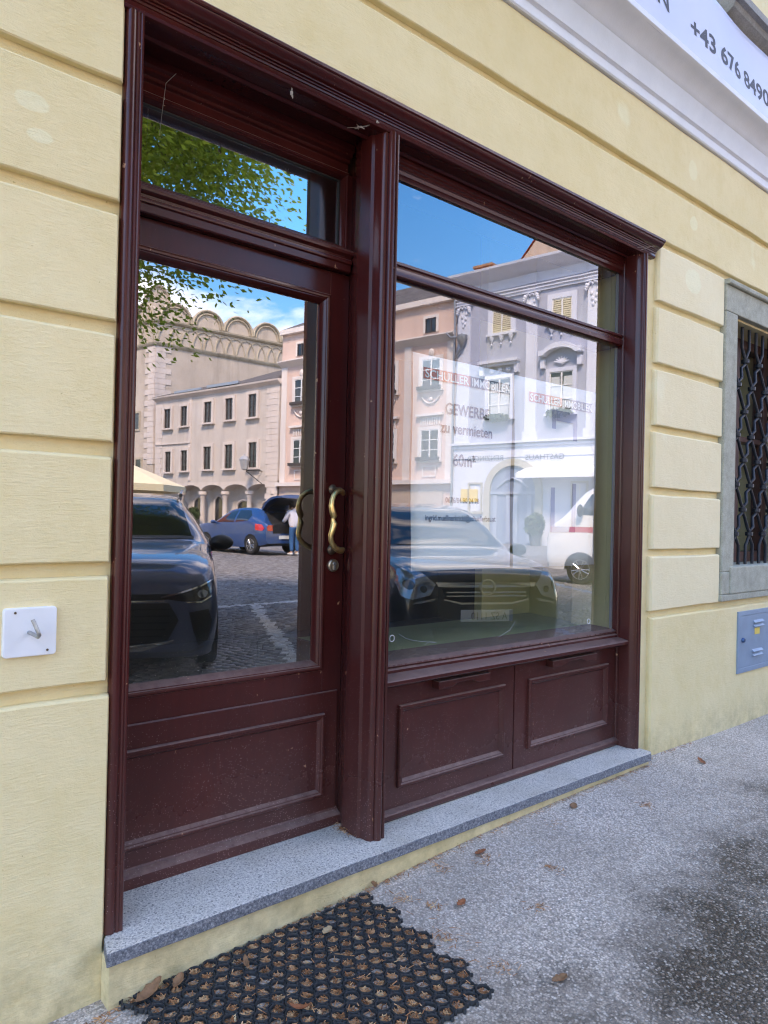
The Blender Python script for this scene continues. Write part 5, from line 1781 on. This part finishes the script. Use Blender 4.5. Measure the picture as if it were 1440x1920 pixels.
# --- dark grey SUV nosed in to the kerb in front of the door
suv = Car('dark_suv', 'dark blue-grey family SUV parked nose towards the shop door', (2.02, -3.20, gs(2, -4) + H), R(204), paint('slate_blue_paint', (0.085, 0.105, 0.175), 0.4, 0.3), dict(
    y=[0, 0.05, 0.14, 0.32, 0.7, 1.1, 1.38, 1.75, 2.15, 2.8, 3.6, 4.1, 4.35, 4.45],
    zb=[0.26, 0.21, 0.19, 0.19, 0.2, 0.2, 0.2, 0.2, 0.2, 0.2, 0.21, 0.24, 0.28, 0.34],
    wl=[0.62, 0.74, 0.82, 0.87, 0.89, 0.89, 0.89, 0.89, 0.89, 0.89, 0.88, 0.86, 0.82, 0.76],
    ws=[0.64, 0.77, 0.86, 0.905, 0.92, 0.92, 0.92, 0.92, 0.92, 0.92, 0.915, 0.89, 0.85, 0.8],
    hb=[0.76, 0.82, 0.87, 0.92, 0.97, 1.0, 1.02, 1.04, 1.05, 1.06, 1.08, 1.08, 1.05, 1.0],
    wb=[0.58, 0.70, 0.79, 0.85, 0.88, 0.89, 0.90, 0.90, 0.90, 0.89, 0.88, 0.85, 0.8, 0.76],
    zt=[0.84, 0.93, 0.985, 1.03, 1.075, 1.11, 1.135, 1.37, 1.56, 1.61, 1.57, 1.44, 1.2, 1.05],
    wt=[0.40, 0.52, 0.60, 0.66, 0.70, 0.72, 0.74, 0.68, 0.61, 0.60, 0.59, 0.57, 0.6, 0.62]))
gr = suv.decal([(-0.50, 0.66), (0.50, 0.66), (0.58, 0.52), (0.50, 0.36), (0.26, 0.29), (-0.26, 0.29), (-0.50, 0.36), (-0.58, 0.52)], 'front', 'grille', BLACKP, 0.004)[0]
for j in range(6):
    z = 0.33 + 0.055 * j
    w_ = 0.42 + 0.09 * min(1, j / 3)
    suv.decal([(-w_, z), (w_, z), (w_, z + 0.012), (-w_, z + 0.012)], 'front', 'grille_bar', plain('gloss_black', (0.02, 0.021, 0.023), 0.15), 0.008, gr)
suv.decal([(-0.30, 0.272), (0.30, 0.272), (0.54, 0.350), (0.545, 0.362), (0.30, 0.286), (-0.30, 0.286), (-0.545, 0.362), (-0.54, 0.350)], 'front', 'chrome_lip', CHROME, 0.010, gr)
suv.decal([(-0.46, 0.672), (0.46, 0.672), (0.46, 0.682), (-0.46, 0.682)], 'front', 'chrome_strip', CHROME, 0.010, gr)
suv.decal([(-0.50, 0.735), (0.50, 0.735), (0.56, 0.70), (0.46, 0.688), (-0.46, 0.688), (-0.56, 0.70)], 'front', 'upper_slot', BLACKP, 0.004, gr)
for o in suv.decal([(0.42, 0.700), (0.62, 0.672), (0.76, 0.672), (0.835, 0.715), (0.862, 0.800), (0.856, 0.842), (0.74, 0.790), (0.58, 0.742)], 'front', 'headlight', LAMPDARK, 0.005, mirror=True):
    sg = 1 if sum(v.co.x for v in o.data.vertices) > 0 else -1
    suv.decal([(sg * 0.43, 0.712), (sg * 0.60, 0.755), (sg * 0.76, 0.803), (sg * 0.855, 0.848), (sg * 0.853, 0.832), (sg * 0.75, 0.787), (sg * 0.59, 0.737), (sg * 0.44, 0.702)], 'front', 'light_strip', CHROME, 0.010, o)
    suv.decal([(sg * (0.765 + 0.042 * math.cos(a)), 0.728 + 0.034 * math.sin(a)) for a in [2 * math.pi * q / 14 for q in range(14)]], 'front', 'projector', LAMPGLASS, 0.010, o)
    suv.decal([(sg * 0.64, 0.668), (sg * 0.76, 0.668), (sg * 0.84, 0.712), (sg * 0.848, 0.704), (sg * 0.765, 0.658), (sg * 0.64, 0.660)], 'front', 'light_rim', CHROME, 0.010, o)
suv.decal([(0.66, 0.58), (0.82, 0.60), (0.85, 0.50), (0.82, 0.34), (0.74, 0.30), (0.70, 0.42)], 'front', 'side_intake', BLACKP, 0.004, mirror=True)
suv.decal([(-0.70, 0.245), (0.70, 0.245), (0.80, 0.29), (0.78, 0.30), (0.68, 0.262), (-0.68, 0.262), (-0.78, 0.30), (-0.80, 0.29)], 'front', 'bumper_lip', paint('lip_grey', (0.08, 0.09, 0.11)), 0.006)
suv.decal([(-0.70, 1.165), (0.70, 1.165), (0.585, 1.525), (0.40, 1.545), (0, 1.55), (-0.40, 1.545), (-0.585, 1.525)], 'front', 'windscreen', CARGLASS, 0.005)
suv.decal([(-0.72, 1.135), (0.72, 1.135), (0.72, 1.165), (-0.72, 1.165)], 'front', 'cowl', BLACKP, 0.006)
for sd in ('left', 'right'):
    suv.decal([(1.75, 1.09), (2.35, 1.46), (3.0, 1.53), (3.55, 1.48), (3.95, 1.30), (3.9, 1.12)], sd, 'side_window', CARGLASS, 0.004)
for sg in (-1, 1):
    m = MB()
    m.lathe_e((sg * 1.01, 1.62, 1.10), (0.125, 0.09, 0.082), 14, 10)
    m.tube([(sg * 0.89, 1.66, 1.03), (sg * 0.97, 1.64, 1.06)], 0.03, 8)
    m.build('door_mirror', BLACKP, suv.root, smooth=60, lift=False)
    MB().tube([(sg * 0.585, 2.2, 1.60), (sg * 0.60, 2.5, 1.65), (sg * 0.60, 3.4, 1.64), (sg * 0.585, 3.8, 1.57)], 0.022, 8).build('roof_rail', ALLOY, suv.root, smooth=60, lift=False)
    for y in (0.86, 3.55):
        suv.wheel(sg * 0.83, y, 0.345)

# --- black family car in front of the window
fam = Car('black_hatchback', 'black family car with chrome grille bar parked nose towards the display window', (5.13, -2.16, gs(5, -3) + H), R(206), paint('black_paint', (0.014, 0.017, 0.024), 0.3, 0.25), dict(
    y=[0, 0.05, 0.14, 0.32, 0.6, 0.95, 1.2, 1.6, 2.0, 2.7, 3.5, 4.0, 4.25],
    zb=[0.26, 0.21, 0.19, 0.19, 0.2, 0.2, 0.2, 0.2, 0.2, 0.2, 0.21, 0.26, 0.34],
    wl=[0.58, 0.70, 0.77, 0.82, 0.84, 0.85, 0.85, 0.85, 0.85, 0.85, 0.84, 0.80, 0.74],
    ws=[0.62, 0.74, 0.81, 0.86, 0.875, 0.88, 0.88, 0.88, 0.88, 0.88, 0.87, 0.84, 0.78],
    hb=[0.72, 0.80, 0.86, 0.91, 0.95, 0.98, 1.0, 1.01, 1.02, 1.03, 1.04, 1.02, 0.98],
    wb=[0.56, 0.67, 0.74, 0.79, 0.82, 0.84, 0.85, 0.86, 0.86, 0.85, 0.84, 0.80, 0.74],
    zt=[0.80, 0.89, 0.94, 0.985, 1.03, 1.07, 1.10, 1.36, 1.54, 1.60, 1.56, 1.36, 1.05],
    wt=[0.42, 0.52, 0.58, 0.62, 0.65, 0.67, 0.70, 0.64, 0.58, 0.57, 0.56, 0.54, 0.6]))
g1 = fam.decal([(-0.46, 0.79), (0.46, 0.79), (0.40, 0.66), (0.25, 0.625), (-0.25, 0.625), (-0.40, 0.66)], 'front', 'grille', BLACKP, 0.004)[0]
fam.decal([(-0.50, 0.815), (0.50, 0.815), (0.48, 0.775), (-0.48, 0.775)], 'front', 'chrome_bar', CHROME, 0.012, g1)
for z in (0.735, 0.70):
    fam.decal([(-0.40, z), (0.40, z), (0.395, z - 0.012), (-0.395, z - 0.012)], 'front', 'grille_bar', CHROME, 0.009, g1)
fam.decal([(-0.42, 0.668), (-0.25, 0.632), (0.25, 0.632), (0.42, 0.668), (0.425, 0.656), (0.26, 0.616), (-0.26, 0.616), (-0.425, 0.656)], 'front', 'chrome_lip', CHROME, 0.010, g1)
fy = fam.at(0, 0.78)
em = MB()
em.tube([(0.072 * math.cos(2 * math.pi * q / 24), fy - 0.025, 0.775 + 0.072 * math.sin(2 * math.pi * q / 24)) for q in range(24)], 0.010, 6, True)
em.prism_y([(-0.085, 0.768), (0.010, 0.786), (-0.012, 0.772), (0.085, 0.784), (-0.006, 0.764), (0.014, 0.778)], fy - 0.032, fy - 0.018)
em.build('emblem', CHROME, g1, smooth=40, lift=False)
for o in fam.decal([(0.50, 0.80), (0.56, 0.70), (0.72, 0.655), (0.80, 0.68), (0.825, 0.80), (0.79, 0.92), (0.72, 0.945), (0.60, 0.89)], 'front', 'headlight', LAMPGLASS, 0.005, mirror=True):
    sg = 1 if sum(v.co.x for v in o.data.vertices) > 0 else -1
    for cx_, cz_, rr_ in ((0.735, 0.79, 0.045), (0.615, 0.755, 0.032)):
        fam.decal([(sg * (cx_ + rr_ * math.cos(a)), cz_ + rr_ * math.sin(a)) for a in [2 * math.pi * q / 14 for q in range(14)]], 'front', 'projector', LAMPDARK, 0.010, o)
    fam.decal([(sg * 0.50, 0.675), (sg * 0.70, 0.635), (sg * 0.71, 0.612), (sg * 0.52, 0.650)], 'front', 'bumper_strip', ALLOY, 0.008)
fam.decal([(-0.55, 0.40), (0.55, 0.40), (0.50, 0.28), (-0.50, 0.28)], 'front', 'lower_intake', BLACKP, 0.004)
py = fam.at(0, 0.5) - 0.02
pl_ = MB().box(-0.26, 0.26, py, py + 0.012, 0.455, 0.565).build('number_plate', PLATE, fam.root, lift=False, bevel=0.003)
MB().box(-0.258, -0.225, py - 0.003, py, 0.458, 0.562).build('euro_band', PLATEBLUE, pl_, lift=False)
text_mb('A SZ 1110', 0.098, lambda u, v: (-0.205 + u, py - 0.004, 0.474 + v), font_scale_x=0.86).build('lettering', INK, pl_, lift=False)
fam.decal([(-0.68, 1.12), (0.68, 1.12), (0.57, 1.50), (0.38, 1.52), (0, 1.525), (-0.38, 1.52), (-0.57, 1.50)], 'front', 'windscreen', CARGLASS, 0.005)
for sd in ('left', 'right'):
    fam.decal([(1.45, 1.04), (2.15, 1.44), (2.8, 1.51), (3.4, 1.46), (3.8, 1.25), (3.75, 1.07)], sd, 'side_window', CARGLASS, 0.004)
for sg in (-1, 1):
    m = MB()
    m.lathe_e((sg * 0.96, 1.42, 1.07), (0.11, 0.08, 0.075), 14, 10)
    m.tube([(sg * 0.84, 1.46, 1.0), (sg * 0.92, 1.44, 1.03)], 0.03, 8)
    m.build('door_mirror', fam.paint, fam.root, smooth=60, lift=False)
    for y in (0.84, 3.45):
        fam.wheel(sg * 0.79, y, 0.315)

# --- blue hatchback with its tailgate up
bl = Car('blue_hatchback', 'bright blue hatchback with its tailgate open across the square', (11.95, -20.95, gs(12, -18) + H), R(-9), paint('bright_blue_paint', (0.004, 0.060, 0.21), 0.25, 0.3), dict(
    y=[0, 0.05, 0.14, 0.32, 0.6, 0.9, 1.1, 1.5, 1.85, 2.5, 3.1, 3.45, 3.7, 3.84],
    zb=[0.26, 0.21, 0.19, 0.19, 0.2, 0.2, 0.2, 0.2, 0.2, 0.2, 0.22, 0.26, 0.30, 0.36],
    wl=[0.58, 0.70, 0.77, 0.81, 0.82, 0.83, 0.83, 0.83, 0.83, 0.83, 0.84, 0.83, 0.80, 0.74],
    ws=[0.62, 0.74, 0.80, 0.84, 0.855, 0.86, 0.86, 0.86, 0.86, 0.86, 0.87, 0.87, 0.84, 0.78],
    hb=[0.70, 0.78, 0.83, 0.87, 0.91, 0.93, 0.95, 0.96, 0.97, 0.99, 1.02, 1.02, 0.99, 0.93],
    wb=[0.56, 0.67, 0.74, 0.78, 0.81, 0.82, 0.83, 0.84, 0.84, 0.83, 0.83, 0.81, 0.78, 0.73],
    zt=[0.76, 0.85, 0.90, 0.93, 0.96, 0.99, 1.02, 1.28, 1.44, 1.50, 1.48, 1.36, 1.10, 0.98],
    wt=[0.42, 0.52, 0.58, 0.62, 0.65, 0.67, 0.70, 0.62, 0.57, 0.56, 0.55, 0.54, 0.62, 0.62]))
for sd in ('left', 'right'):
    bl.decal([(1.30, 0.99), (1.90, 1.36), (2.22, 1.40), (2.25, 1.01)], sd, 'side_window', CARGLASS, 0.004)
    bl.decal([(2.33, 1.01), (2.30, 1.40), (2.85, 1.40), (3.05, 1.24), (2.95, 1.06)], sd, 'side_window', CARGLASS, 0.004)
    bl.decal([(3.40, 0.78), (3.36, 0.98), (3.66, 0.96), (3.78, 0.84), (3.72, 0.76)], sd, 'tail_light', LAMPRED, 0.006)
bl.decal([(0.52, 0.76), (0.50, 0.93), (0.70, 0.95), (0.76, 0.86), (0.72, 0.76)], 'back', 'tail_light', LAMPRED, 0.006, mirror=True)
bl.decal([(-0.50, 0.68), (0.50, 0.68), (0.56, 1.0), (0.50, 1.34), (-0.50, 1.34), (-0.56, 1.0)], 'back', 'boot_shade', HOLLOW_SHADE, 0.006)  # dark sheet on the closed body, painting the shade inside the boot
ry = bl.at(0, 0.52, 'back') + 0.012
pl_ = MB().box(-0.26, 0.26, ry, ry + 0.012, 0.50, 0.61).build('number_plate', PLATE, bl.root, lift=False)
bl.decal([(-0.70, 0.36), (0.70, 0.36), (0.70, 0.28), (-0.70, 0.28)], 'back', 'bumper_skirt', BLACKP, 0.005)
m = MB()
for lay, (dy, dz) in enumerate(((0, 0),)):
    rings = []
    for i in range(9):
        u_ = i / 8
        yy_, zz_ = 3.30 + 0.92 * u_, 1.47 + 0.42 * u_ + 0.10 * math.sin(math.pi * u_)
        wv_ = 0.54 + 0.10 * math.sin(math.pi * min(1, u_ * 0.9)) - 0.10 * max(0, u_ - 0.8) * 5 * 0.6
        ring = []
        for j in range(9):
            a = -1 + 2 * j / 8
            ring.append((wv_ * a, yy_ + 0.02 * (1 - a * a), zz_ + 0.05 * (1 - a * a)))
        for j in reversed(range(9)):
            a = -1 + 2 * j / 8
            ring.append((wv_ * a * 0.97, yy_ + 0.03, zz_ - 0.06))
        rings.append(ring)
    m.loft(rings)
lid = m.build('tailgate', bl.paint, bl.root, smooth=40, lift=False)
m = MB()
m.add([(-0.50, 3.36, 1.405), (0.50, 3.36, 1.405), (0.56, 4.20, 1.80), (-0.56, 4.20, 1.80)], [(0, 1, 2, 3)])
m.build('tailgate_lining', BLACKP, lid, lift=False)
m = MB()
m.add([(-0.42, 3.45, 1.437), (0.42, 3.45, 1.437), (0.46, 3.80, 1.600), (-0.46, 3.80, 1.600)], [(0, 1, 2, 3)])
m.build('rear_window', CARGLASS, lid, lift=False)
for sg in (-1, 1):
    MB().tube([(sg * 0.52, 3.42, 1.30), (sg * 0.53, 3.75, 1.58)], 0.012, 6).build('gas_strut', BLACKP, bl.root, lift=False)
    m = MB()
    m.lathe_e((sg * 0.94, 1.28, 1.0), (0.10, 0.07, 0.065), 12, 8)
    m.tube([(sg * 0.82, 1.3, 0.96), (sg * 0.9, 1.3, 0.98)], 0.025, 6)
    m.build('door_mirror', bl.paint, bl.root, smooth=60, lift=False)
    for y in (0.78, 3.18):
        bl.wheel(sg * 0.78, y, 0.30)

# --- white van with a red stripe
vn = Car('van', 'white panel van with a red stripe along its side on the square', (14.25, -7.95, gs(14, -6) + H), R(-10.5), paint('white_paint', (0.72, 0.73, 0.74), 0.0, 0.3), dict(
    y=[0, 0.04, 0.10, 0.22, 0.42, 0.66, 0.92, 1.2, 1.6, 3.0, 4.2, 4.75, 4.85],
    zb=[0.38, 0.32, 0.30, 0.30, 0.31, 0.31, 0.28, 0.28, 0.28, 0.28, 0.28, 0.3, 0.36],
    wl=[0.64, 0.76, 0.83, 0.88, 0.90, 0.90, 0.90, 0.90, 0.90, 0.90, 0.90, 0.90, 0.86],
    ws=[0.68, 0.80, 0.87, 0.91, 0.93, 0.93, 0.93, 0.93, 0.93, 0.93, 0.93, 0.93, 0.9],
    hb=[1.0, 1.12, 1.2, 1.28, 1.36, 1.42, 1.45, 1.46, 1.46, 1.46, 1.46, 1.46, 1.44],
    wb=[0.62, 0.73, 0.81, 0.87, 0.90, 0.91, 0.92, 0.92, 0.92, 0.92, 0.92, 0.92, 0.88],
    zt=[1.1, 1.22, 1.30, 1.38, 1.52, 1.80, 2.06, 2.20, 2.28, 2.30, 2.30, 2.28, 2.2],
    wt=[0.46, 0.56, 0.64, 0.70, 0.76, 0.76, 0.76, 0.76, 0.76, 0.76, 0.76, 0.76, 0.74]))
RED = plain('red_stripe', srgb(190, 46, 44), 0.35, var=0.04, coat=0.5)
for sd in ('left', 'right'):
    vn.decal([(0.82, 1.53), (1.08, 1.98), (1.40, 2.08), (1.95, 2.08), (1.95, 1.51)], sd, 'side_window', CARGLASS, 0.004)
    vn.decal([(2.15, 1.51), (2.15, 2.08), (3.5, 2.08), (3.5, 1.51)], sd, 'side_window', CARGLASS, 0.004)
    vn.decal([(0.16, 1.14), (4.70, 1.18), (4.70, 1.30), (0.16, 1.26)], sd, 'red_stripe', RED, 0.004)
    vn.decal([(0.10, 0.36), (4.70, 0.36), (4.70, 0.46), (0.10, 0.46)], sd, 'rubbing_strip', BLACKP, 0.006)
vn.decal([(-0.66, 1.52), (0.66, 1.52), (0.66, 2.06), (-0.66, 2.06)], 'front', 'windscreen', CARGLASS, 0.004)
vn.decal([(0.45, 0.92), (0.80, 0.94), (0.82, 1.12), (0.45, 1.10)], 'front', 'headlight', LAMPGLASS, 0.005, mirror=True)
for sg in (-1, 1):
    MB().lathe_e((sg * 1.03, 0.92, 1.62), (0.09, 0.07, 0.14), 12, 8).build('door_mirror', BLACKP, vn.root, smooth=60, lift=False)
    for y in (0.90, 3.85):
        vn.wheel(sg * 0.83, y, 0.33)

# ------------------------------------------------------------------ person at the open boot
def skin(name, verts, edges, radii, mat, parent, sub=2):
    me = bpy.data.meshes.new(name)
    me.from_pydata(verts, edges, [])
    o = bpy.data.objects.new(name, me)
    COL.objects.link(o)
    o.modifiers.new('skin', 'SKIN')
    for i, r_ in enumerate(radii):
        sv = me.skin_vertices[0].data[i]
        sv.radius = r_ if isinstance(r_, tuple) else (r_, r_)
        sv.use_root = (i == 0)
    md_ = o.modifiers.new('sub', 'SUBSURF')
    md_.levels = sub
    md_.render_levels = sub
    me.materials.append(mat)
    o.modifiers['skin'].use_smooth_shade = True
    if parent is not None:
        attach(o, parent)
    return o


SKIN = plain('skin', srgb(196, 148, 122), 0.6)
JACKET = plain('white_jacket', srgb(214, 212, 222), 0.8, var=0.06, scale=12)
JEANS = plain('blue_jeans', srgb(38, 92, 140), 0.85, var=0.2, scale=30)
HAIR = plain('dark_hair', srgb(62, 46, 38), 0.7, var=0.3, scale=60)
SHOE = plain('white_shoe', srgb(220, 220, 220), 0.6)
per = thing('person', 'person in white hooded jacket and blue jeans bending over the open boot', 'person', (12.80, -16.98, gs(12.8, -17) + H), R(171), local=True)
V, E, RD = [], [], []


def add(p_, r_, link=None):
    V.append(p_)
    RD.append(r_)
    if link is not None:
        E.append((link, len(V) - 1))
    return len(V) - 1


pel = add((0, 0, 0.95), 0.13)
sp1 = add((0, 0.02, 1.10), 0.12, pel)
ch = add((0, 0.07, 1.30), (0.16, 0.11), sp1)
nb = add((0, 0.11, 1.43), 0.07, ch)
nk = add((0, 0.14, 1.49), 0.052, nb)
hd0 = add((0, 0.17, 1.56), 0.078, nk)
add((0, 0.19, 1.66), 0.085, hd0)
for sg in (-1, 1):
    hip = add((sg * 0.10, 0, 0.88), 0.095, pel)
    kn = add((sg * 0.11, 0.03, 0.49), 0.062, hip)
    an = add((sg * 0.12, -0.02, 0.09), 0.042, kn)
    add((sg * 0.13, 0.14, 0.035), 0.035, an)
    sh = add((sg * 0.18, 0.07, 1.38), 0.062, ch)
    el = add((sg * 0.25, 0.16, 1.13), 0.046, sh)
    wr = add((sg * 0.17, 0.38, 1.04), 0.032, el)
    pm = add((sg * 0.15, 0.46, 1.02), 0.034, wr)
    for k_ in range(4):
        f1 = add((sg * (0.12 + 0.02 * k_), 0.52, 1.005), 0.009, pm)
        add((sg * (0.12 + 0.02 * k_), 0.545, 0.975 - 0.004 * (k_ % 2)), 0.008, f1)
    add((sg * 0.105, 0.48, 0.995), 0.010, pm)
skin('body', V, E, RD, SKIN, per)
V, E, RD = [], [], []
a0 = add((0, -0.01, 0.80), (0.21, 0.165))
a1 = add((0, 0.03, 1.12), (0.205, 0.155), a0)
a2 = add((0, 0.07, 1.30), (0.20, 0.14), a1)
a3 = add((0, 0.10, 1.44), (0.11, 0.09), a2)
for sg in (-1, 1):
    s1 = add((sg * 0.20, 0.07, 1.37), 0.085, a2)
    s2 = add((sg * 0.28, 0.15, 1.13), 0.068, s1)
    add((sg * 0.185, 0.36, 1.045), 0.048, s2)
skin('jacket', V, E, RD, JACKET, per)
V, E, RD = [], [], []
h0 = add((0, -0.005, 1.49), 0.06)
add((0, 0.03, 1.42), 0.10, h0)
skin('hood', V, E, RD, JACKET, per)
V, E, RD = [], [], []
a0 = add((0, 0, 1.02), (0.17, 0.135))
for sg in (-1, 1):
    s1 = add((sg * 0.10, 0, 0.82), 0.105, a0)
    s2 = add((sg * 0.11, 0.03, 0.49), 0.075, s1)
    add((sg * 0.12, -0.02, 0.10), 0.062, s2)
skin('jeans', V, E, RD, JEANS, per)
V, E, RD = [], [], []
h0 = add((0, 0.15, 1.60), 0.088)
h1 = add((0, 0.17, 1.68), 0.088, h0)
add((0, 0.11, 1.54), 0.06, h0)
skin('hair', V, E, RD, HAIR, per)
for sg in (-1, 1):
    V, E, RD = [], [], []
    s0 = add((sg * 0.12, -0.06, 0.045), 0.045)
    s1 = add((sg * 0.125, 0.03, 0.045), 0.045, s0)
    add((sg * 0.13, 0.17, 0.035), 0.038, s1)
    skin('shoe', V, E, RD, SHOE, per)

# ------------------------------------------------------------------ tree over the parked cars
def m_leaf(name, a, b_, c):
    k = NT(name)
    r_ = k.n('ShaderNodeNewGeometry').outputs['Random Per Island']
    col = k.ramp(r_, [(0.0, a), (0.55, b_), (1.0, c)])
    df = k.n('ShaderNodeBsdfPrincipled')
    k.put(df.inputs['Base Color'], col)
    df.inputs['Roughness'].default_value = 0.45
    tl = k.n('ShaderNodeBsdfTranslucent')
    k.put(tl.inputs['Color'], k.mix(0.5, col, (0.30, 0.42, 0.05)))
    mx = k.n('ShaderNodeMixShader')
    mx.inputs[0].default_value = 0.58
    k.t.links.new(df.outputs[0], mx.inputs[1])
    k.t.links.new(tl.outputs[0], mx.inputs[2])
    k.t.links.new(mx.outputs[0], k.out.inputs['Surface'])
    return k.m


LEAVES = m_leaf('lime_leaves', (0.14, 0.23, 0.024), (0.22, 0.33, 0.038), (0.30, 0.41, 0.065))
BARK = m_stone('bark', (62, 54, 46), (104, 92, 80), 10, 60)


def tree(name, label, base, crown_c, crown_r, n_tip, per_tip, leaf_s, seed, extra=()):
    g = np.random.default_rng(seed)
    t = thing(name, label, 'tree', (base[0], base[1], base[2] + H))
    tr = MB()
    top = Vector((crown_c[0], crown_c[1], crown_c[2] - crown_r[2] * 0.5))
    b0 = Vector(base)
    fork = b0.lerp(top, 0.72)
    tr.tube([b0 + Vector((0, 0, -0.2)), b0 + Vector((0.03, 0, 0.3)), b0.lerp(fork, 0.5) + Vector((0.06, 0.04, 0)), fork], [0.26, 0.20, 0.165, 0.14], 12)
    tips = []
    lim = []
    for i in range(9):
        a = 2 * math.pi * i / 9 + g.uniform(-0.3, 0.3)
        e = g.uniform(0.1, 1.2)
        d = Vector((math.cos(a) * math.cos(e) * crown_r[0], math.sin(a) * math.cos(e) * crown_r[1], math.sin(e) * crown_r[2]))
        end = Vector(crown_c) + d * 0.72
        mid = fork.lerp(end, 0.5) + Vector((g.normal(0, 0.15), g.normal(0, 0.15), 0.25))
        tr.tube([fork, fork.lerp(mid, 0.5), mid, end], [0.10, 0.075, 0.05, 0.018], 7)
        lim.append((fork, mid, end))
    for i in range(n_tip):
        d = g.normal(size=3)
        d /= np.linalg.norm(d)
        rr_ = g.uniform(0.45, 1.0) ** 0.5
        p_ = Vector((crown_c[0] + d[0] * rr_ * crown_r[0], crown_c[1] + d[1] * rr_ * crown_r[1], crown_c[2] + d[2] * rr_ * crown_r[2]))
        tips.append((p_, 1.0))
    for q in extra:
        tips.append((Vector(q[:3]), q[3]))
    for p_, s_ in tips:
        lb = min(lim, key=lambda L: (L[2] - p_).length)
        o_ = lb[1].lerp(lb[2], 0.6)
        mid = o_.lerp(p_, 0.55) + Vector((0, 0, 0.12))
        tr.tube([o_, mid, p_], [0.022, 0.014, 0.004], 5)
    tr.build('trunk', BARK, t, smooth=60)
    Vs = []
    for p_, s_ in tips:
        n = int(per_tip * s_)
        c = g.normal(size=(n, 3)) * np.array([0.30, 0.30, 0.17]) * (0.75 + 0.5 * s_)
        c[:, 2] -= 0.25 * (np.hypot(c[:, 0], c[:, 1]) ** 1.5)
        pos = np.array(p_) + c
        # pinnate, drooping leaflets: long narrow faces hanging outwards
        az = np.arctan2(c[:, 1], c[:, 0]) + g.normal(0, 0.6, n)
        dr = g.uniform(-0.9, 0.15, n)
        L = leaf_s * g.uniform(0.7, 1.4, n)
        ax = np.stack([np.cos(az) * np.cos(dr), np.sin(az) * np.cos(dr), np.sin(dr)], 1) * L[:, None]
        wd = np.cross(ax, g.normal(size=(n, 3)))
        wd /= np.linalg.norm(wd, axis=1)[:, None] + 1e-9
        wd *= (L * 0.24)[:, None]
        Vs.append(np.stack([pos, pos + ax * 0.45 + wd, pos + ax, pos + ax * 0.45 - wd], 1).reshape(-1, 3))
    Vs = np.concatenate(Vs)
    Vs[:, 2] += H
    o = np_mesh('crown', Vs, np.arange(len(Vs)).reshape(-1, 4), LEAVES)
    attach(o, t)
    return t


tree('street_tree', 'leafy young street tree with drooping green foliage beside the parked cars', (0.9, -6.3, gs(0.9, -6.3)), (1.35, -5.7, 5.0), (3.0, 2.7, 2.1), 250, 420, 0.072, 3,
     [(3.3, -5.6, 2.95, 1.2), (2.95, -5.6, 2.62, 1.2), (3.0, -5.6, 2.35, 1.0), (3.65, -5.5, 3.05, 0.8), (2.7, -5.7, 2.9, 1.0), (3.9, -5.5, 3.7, 1.2), (4.2, -5.5, 3.95, 1.0), (3.7, -5.6, 4.3, 1.2), (4.0, -5.6, 4.5, 1.0), (3.4, -5.6, 3.9, 1.2)])
tree('square_tree', 'broad green tree standing deep in the square to the left of the parked cars', (-6.5, -14, gs(0, -14)), (-6.5, -14, 5.2), (3.6, 3.6, 2.8), 120, 80, 0.13, 9)

# ------------------------------------------------------------------ parasol and planters
ps = thing('parasol', 'cream market parasol standing behind the dark SUV', 'parasol', (6.3, -15.6, gs(6, -15.6) + H))
CANVAS = plain('cream_canvas', srgb(222, 210, 178), 0.85, var=0.04)
m = MB()
n = 8
ring = [(6.3 + 1.9 * math.cos(2 * math.pi * (i + 0.5) / n), -15.6 + 1.9 * math.sin(2 * math.pi * (i + 0.5) / n), 0.66) for i in range(n)]
low = [(x, y, z - 0.16) for x, y, z in ring]
m.add([(6.3, -15.6, 1.42)] + ring + low, [(0, i + 1, (i + 1) % n + 1) for i in range(n)] + [(i + 1, i + 1 + n, (i + 1) % n + 1 + n, (i + 1) % n + 1) for i in range(n)])
m.build('canopy', CANVAS, ps)
MB().tube([(6.3, -15.6, -1.32), (6.3, -15.6, 1.46)], 0.03, 10).build('pole', plain('pole_wood', srgb(150, 120, 84), 0.6), ps, smooth=60)
MB().lathe([(0.32, -1.33), (0.32, -1.24), (0.08, -1.2), (0.05, -1.0)], (6.3, -15.6, 0), 16).build('base', IRON, ps, smooth=40)
for tt, oo, lab in ((26.4, 1.0, 'potted bush by the columns of the arcaded house'), (-1.75, 1.1, 'potted shrub beside the inn portal under the awning')):
    c = facade_xf(tt, oo, 0)
    zg = gs(c[0], c[1])
    pp = thing('potted_shrub', lab, 'plant', (c[0], c[1], zg + H))
    MB().lathe([(0.22, zg), (0.32, zg + 0.55), (0.34, zg + 0.58), (0.28, zg + 0.56), (0.02, zg + 0.5)], (c[0], c[1], 0), 14).build('pot', plain('grey_pot', srgb(96, 98, 96), 0.8), pp, smooth=40)
    clump(lambda x, y, z: (x, y, z + H), (c[0], c[1], zg + 1.05), (0.5, 0.5, 0.6), 420, 0.07, int(tt * 7) + 50, BOX_GREEN, 'foliage', pp)
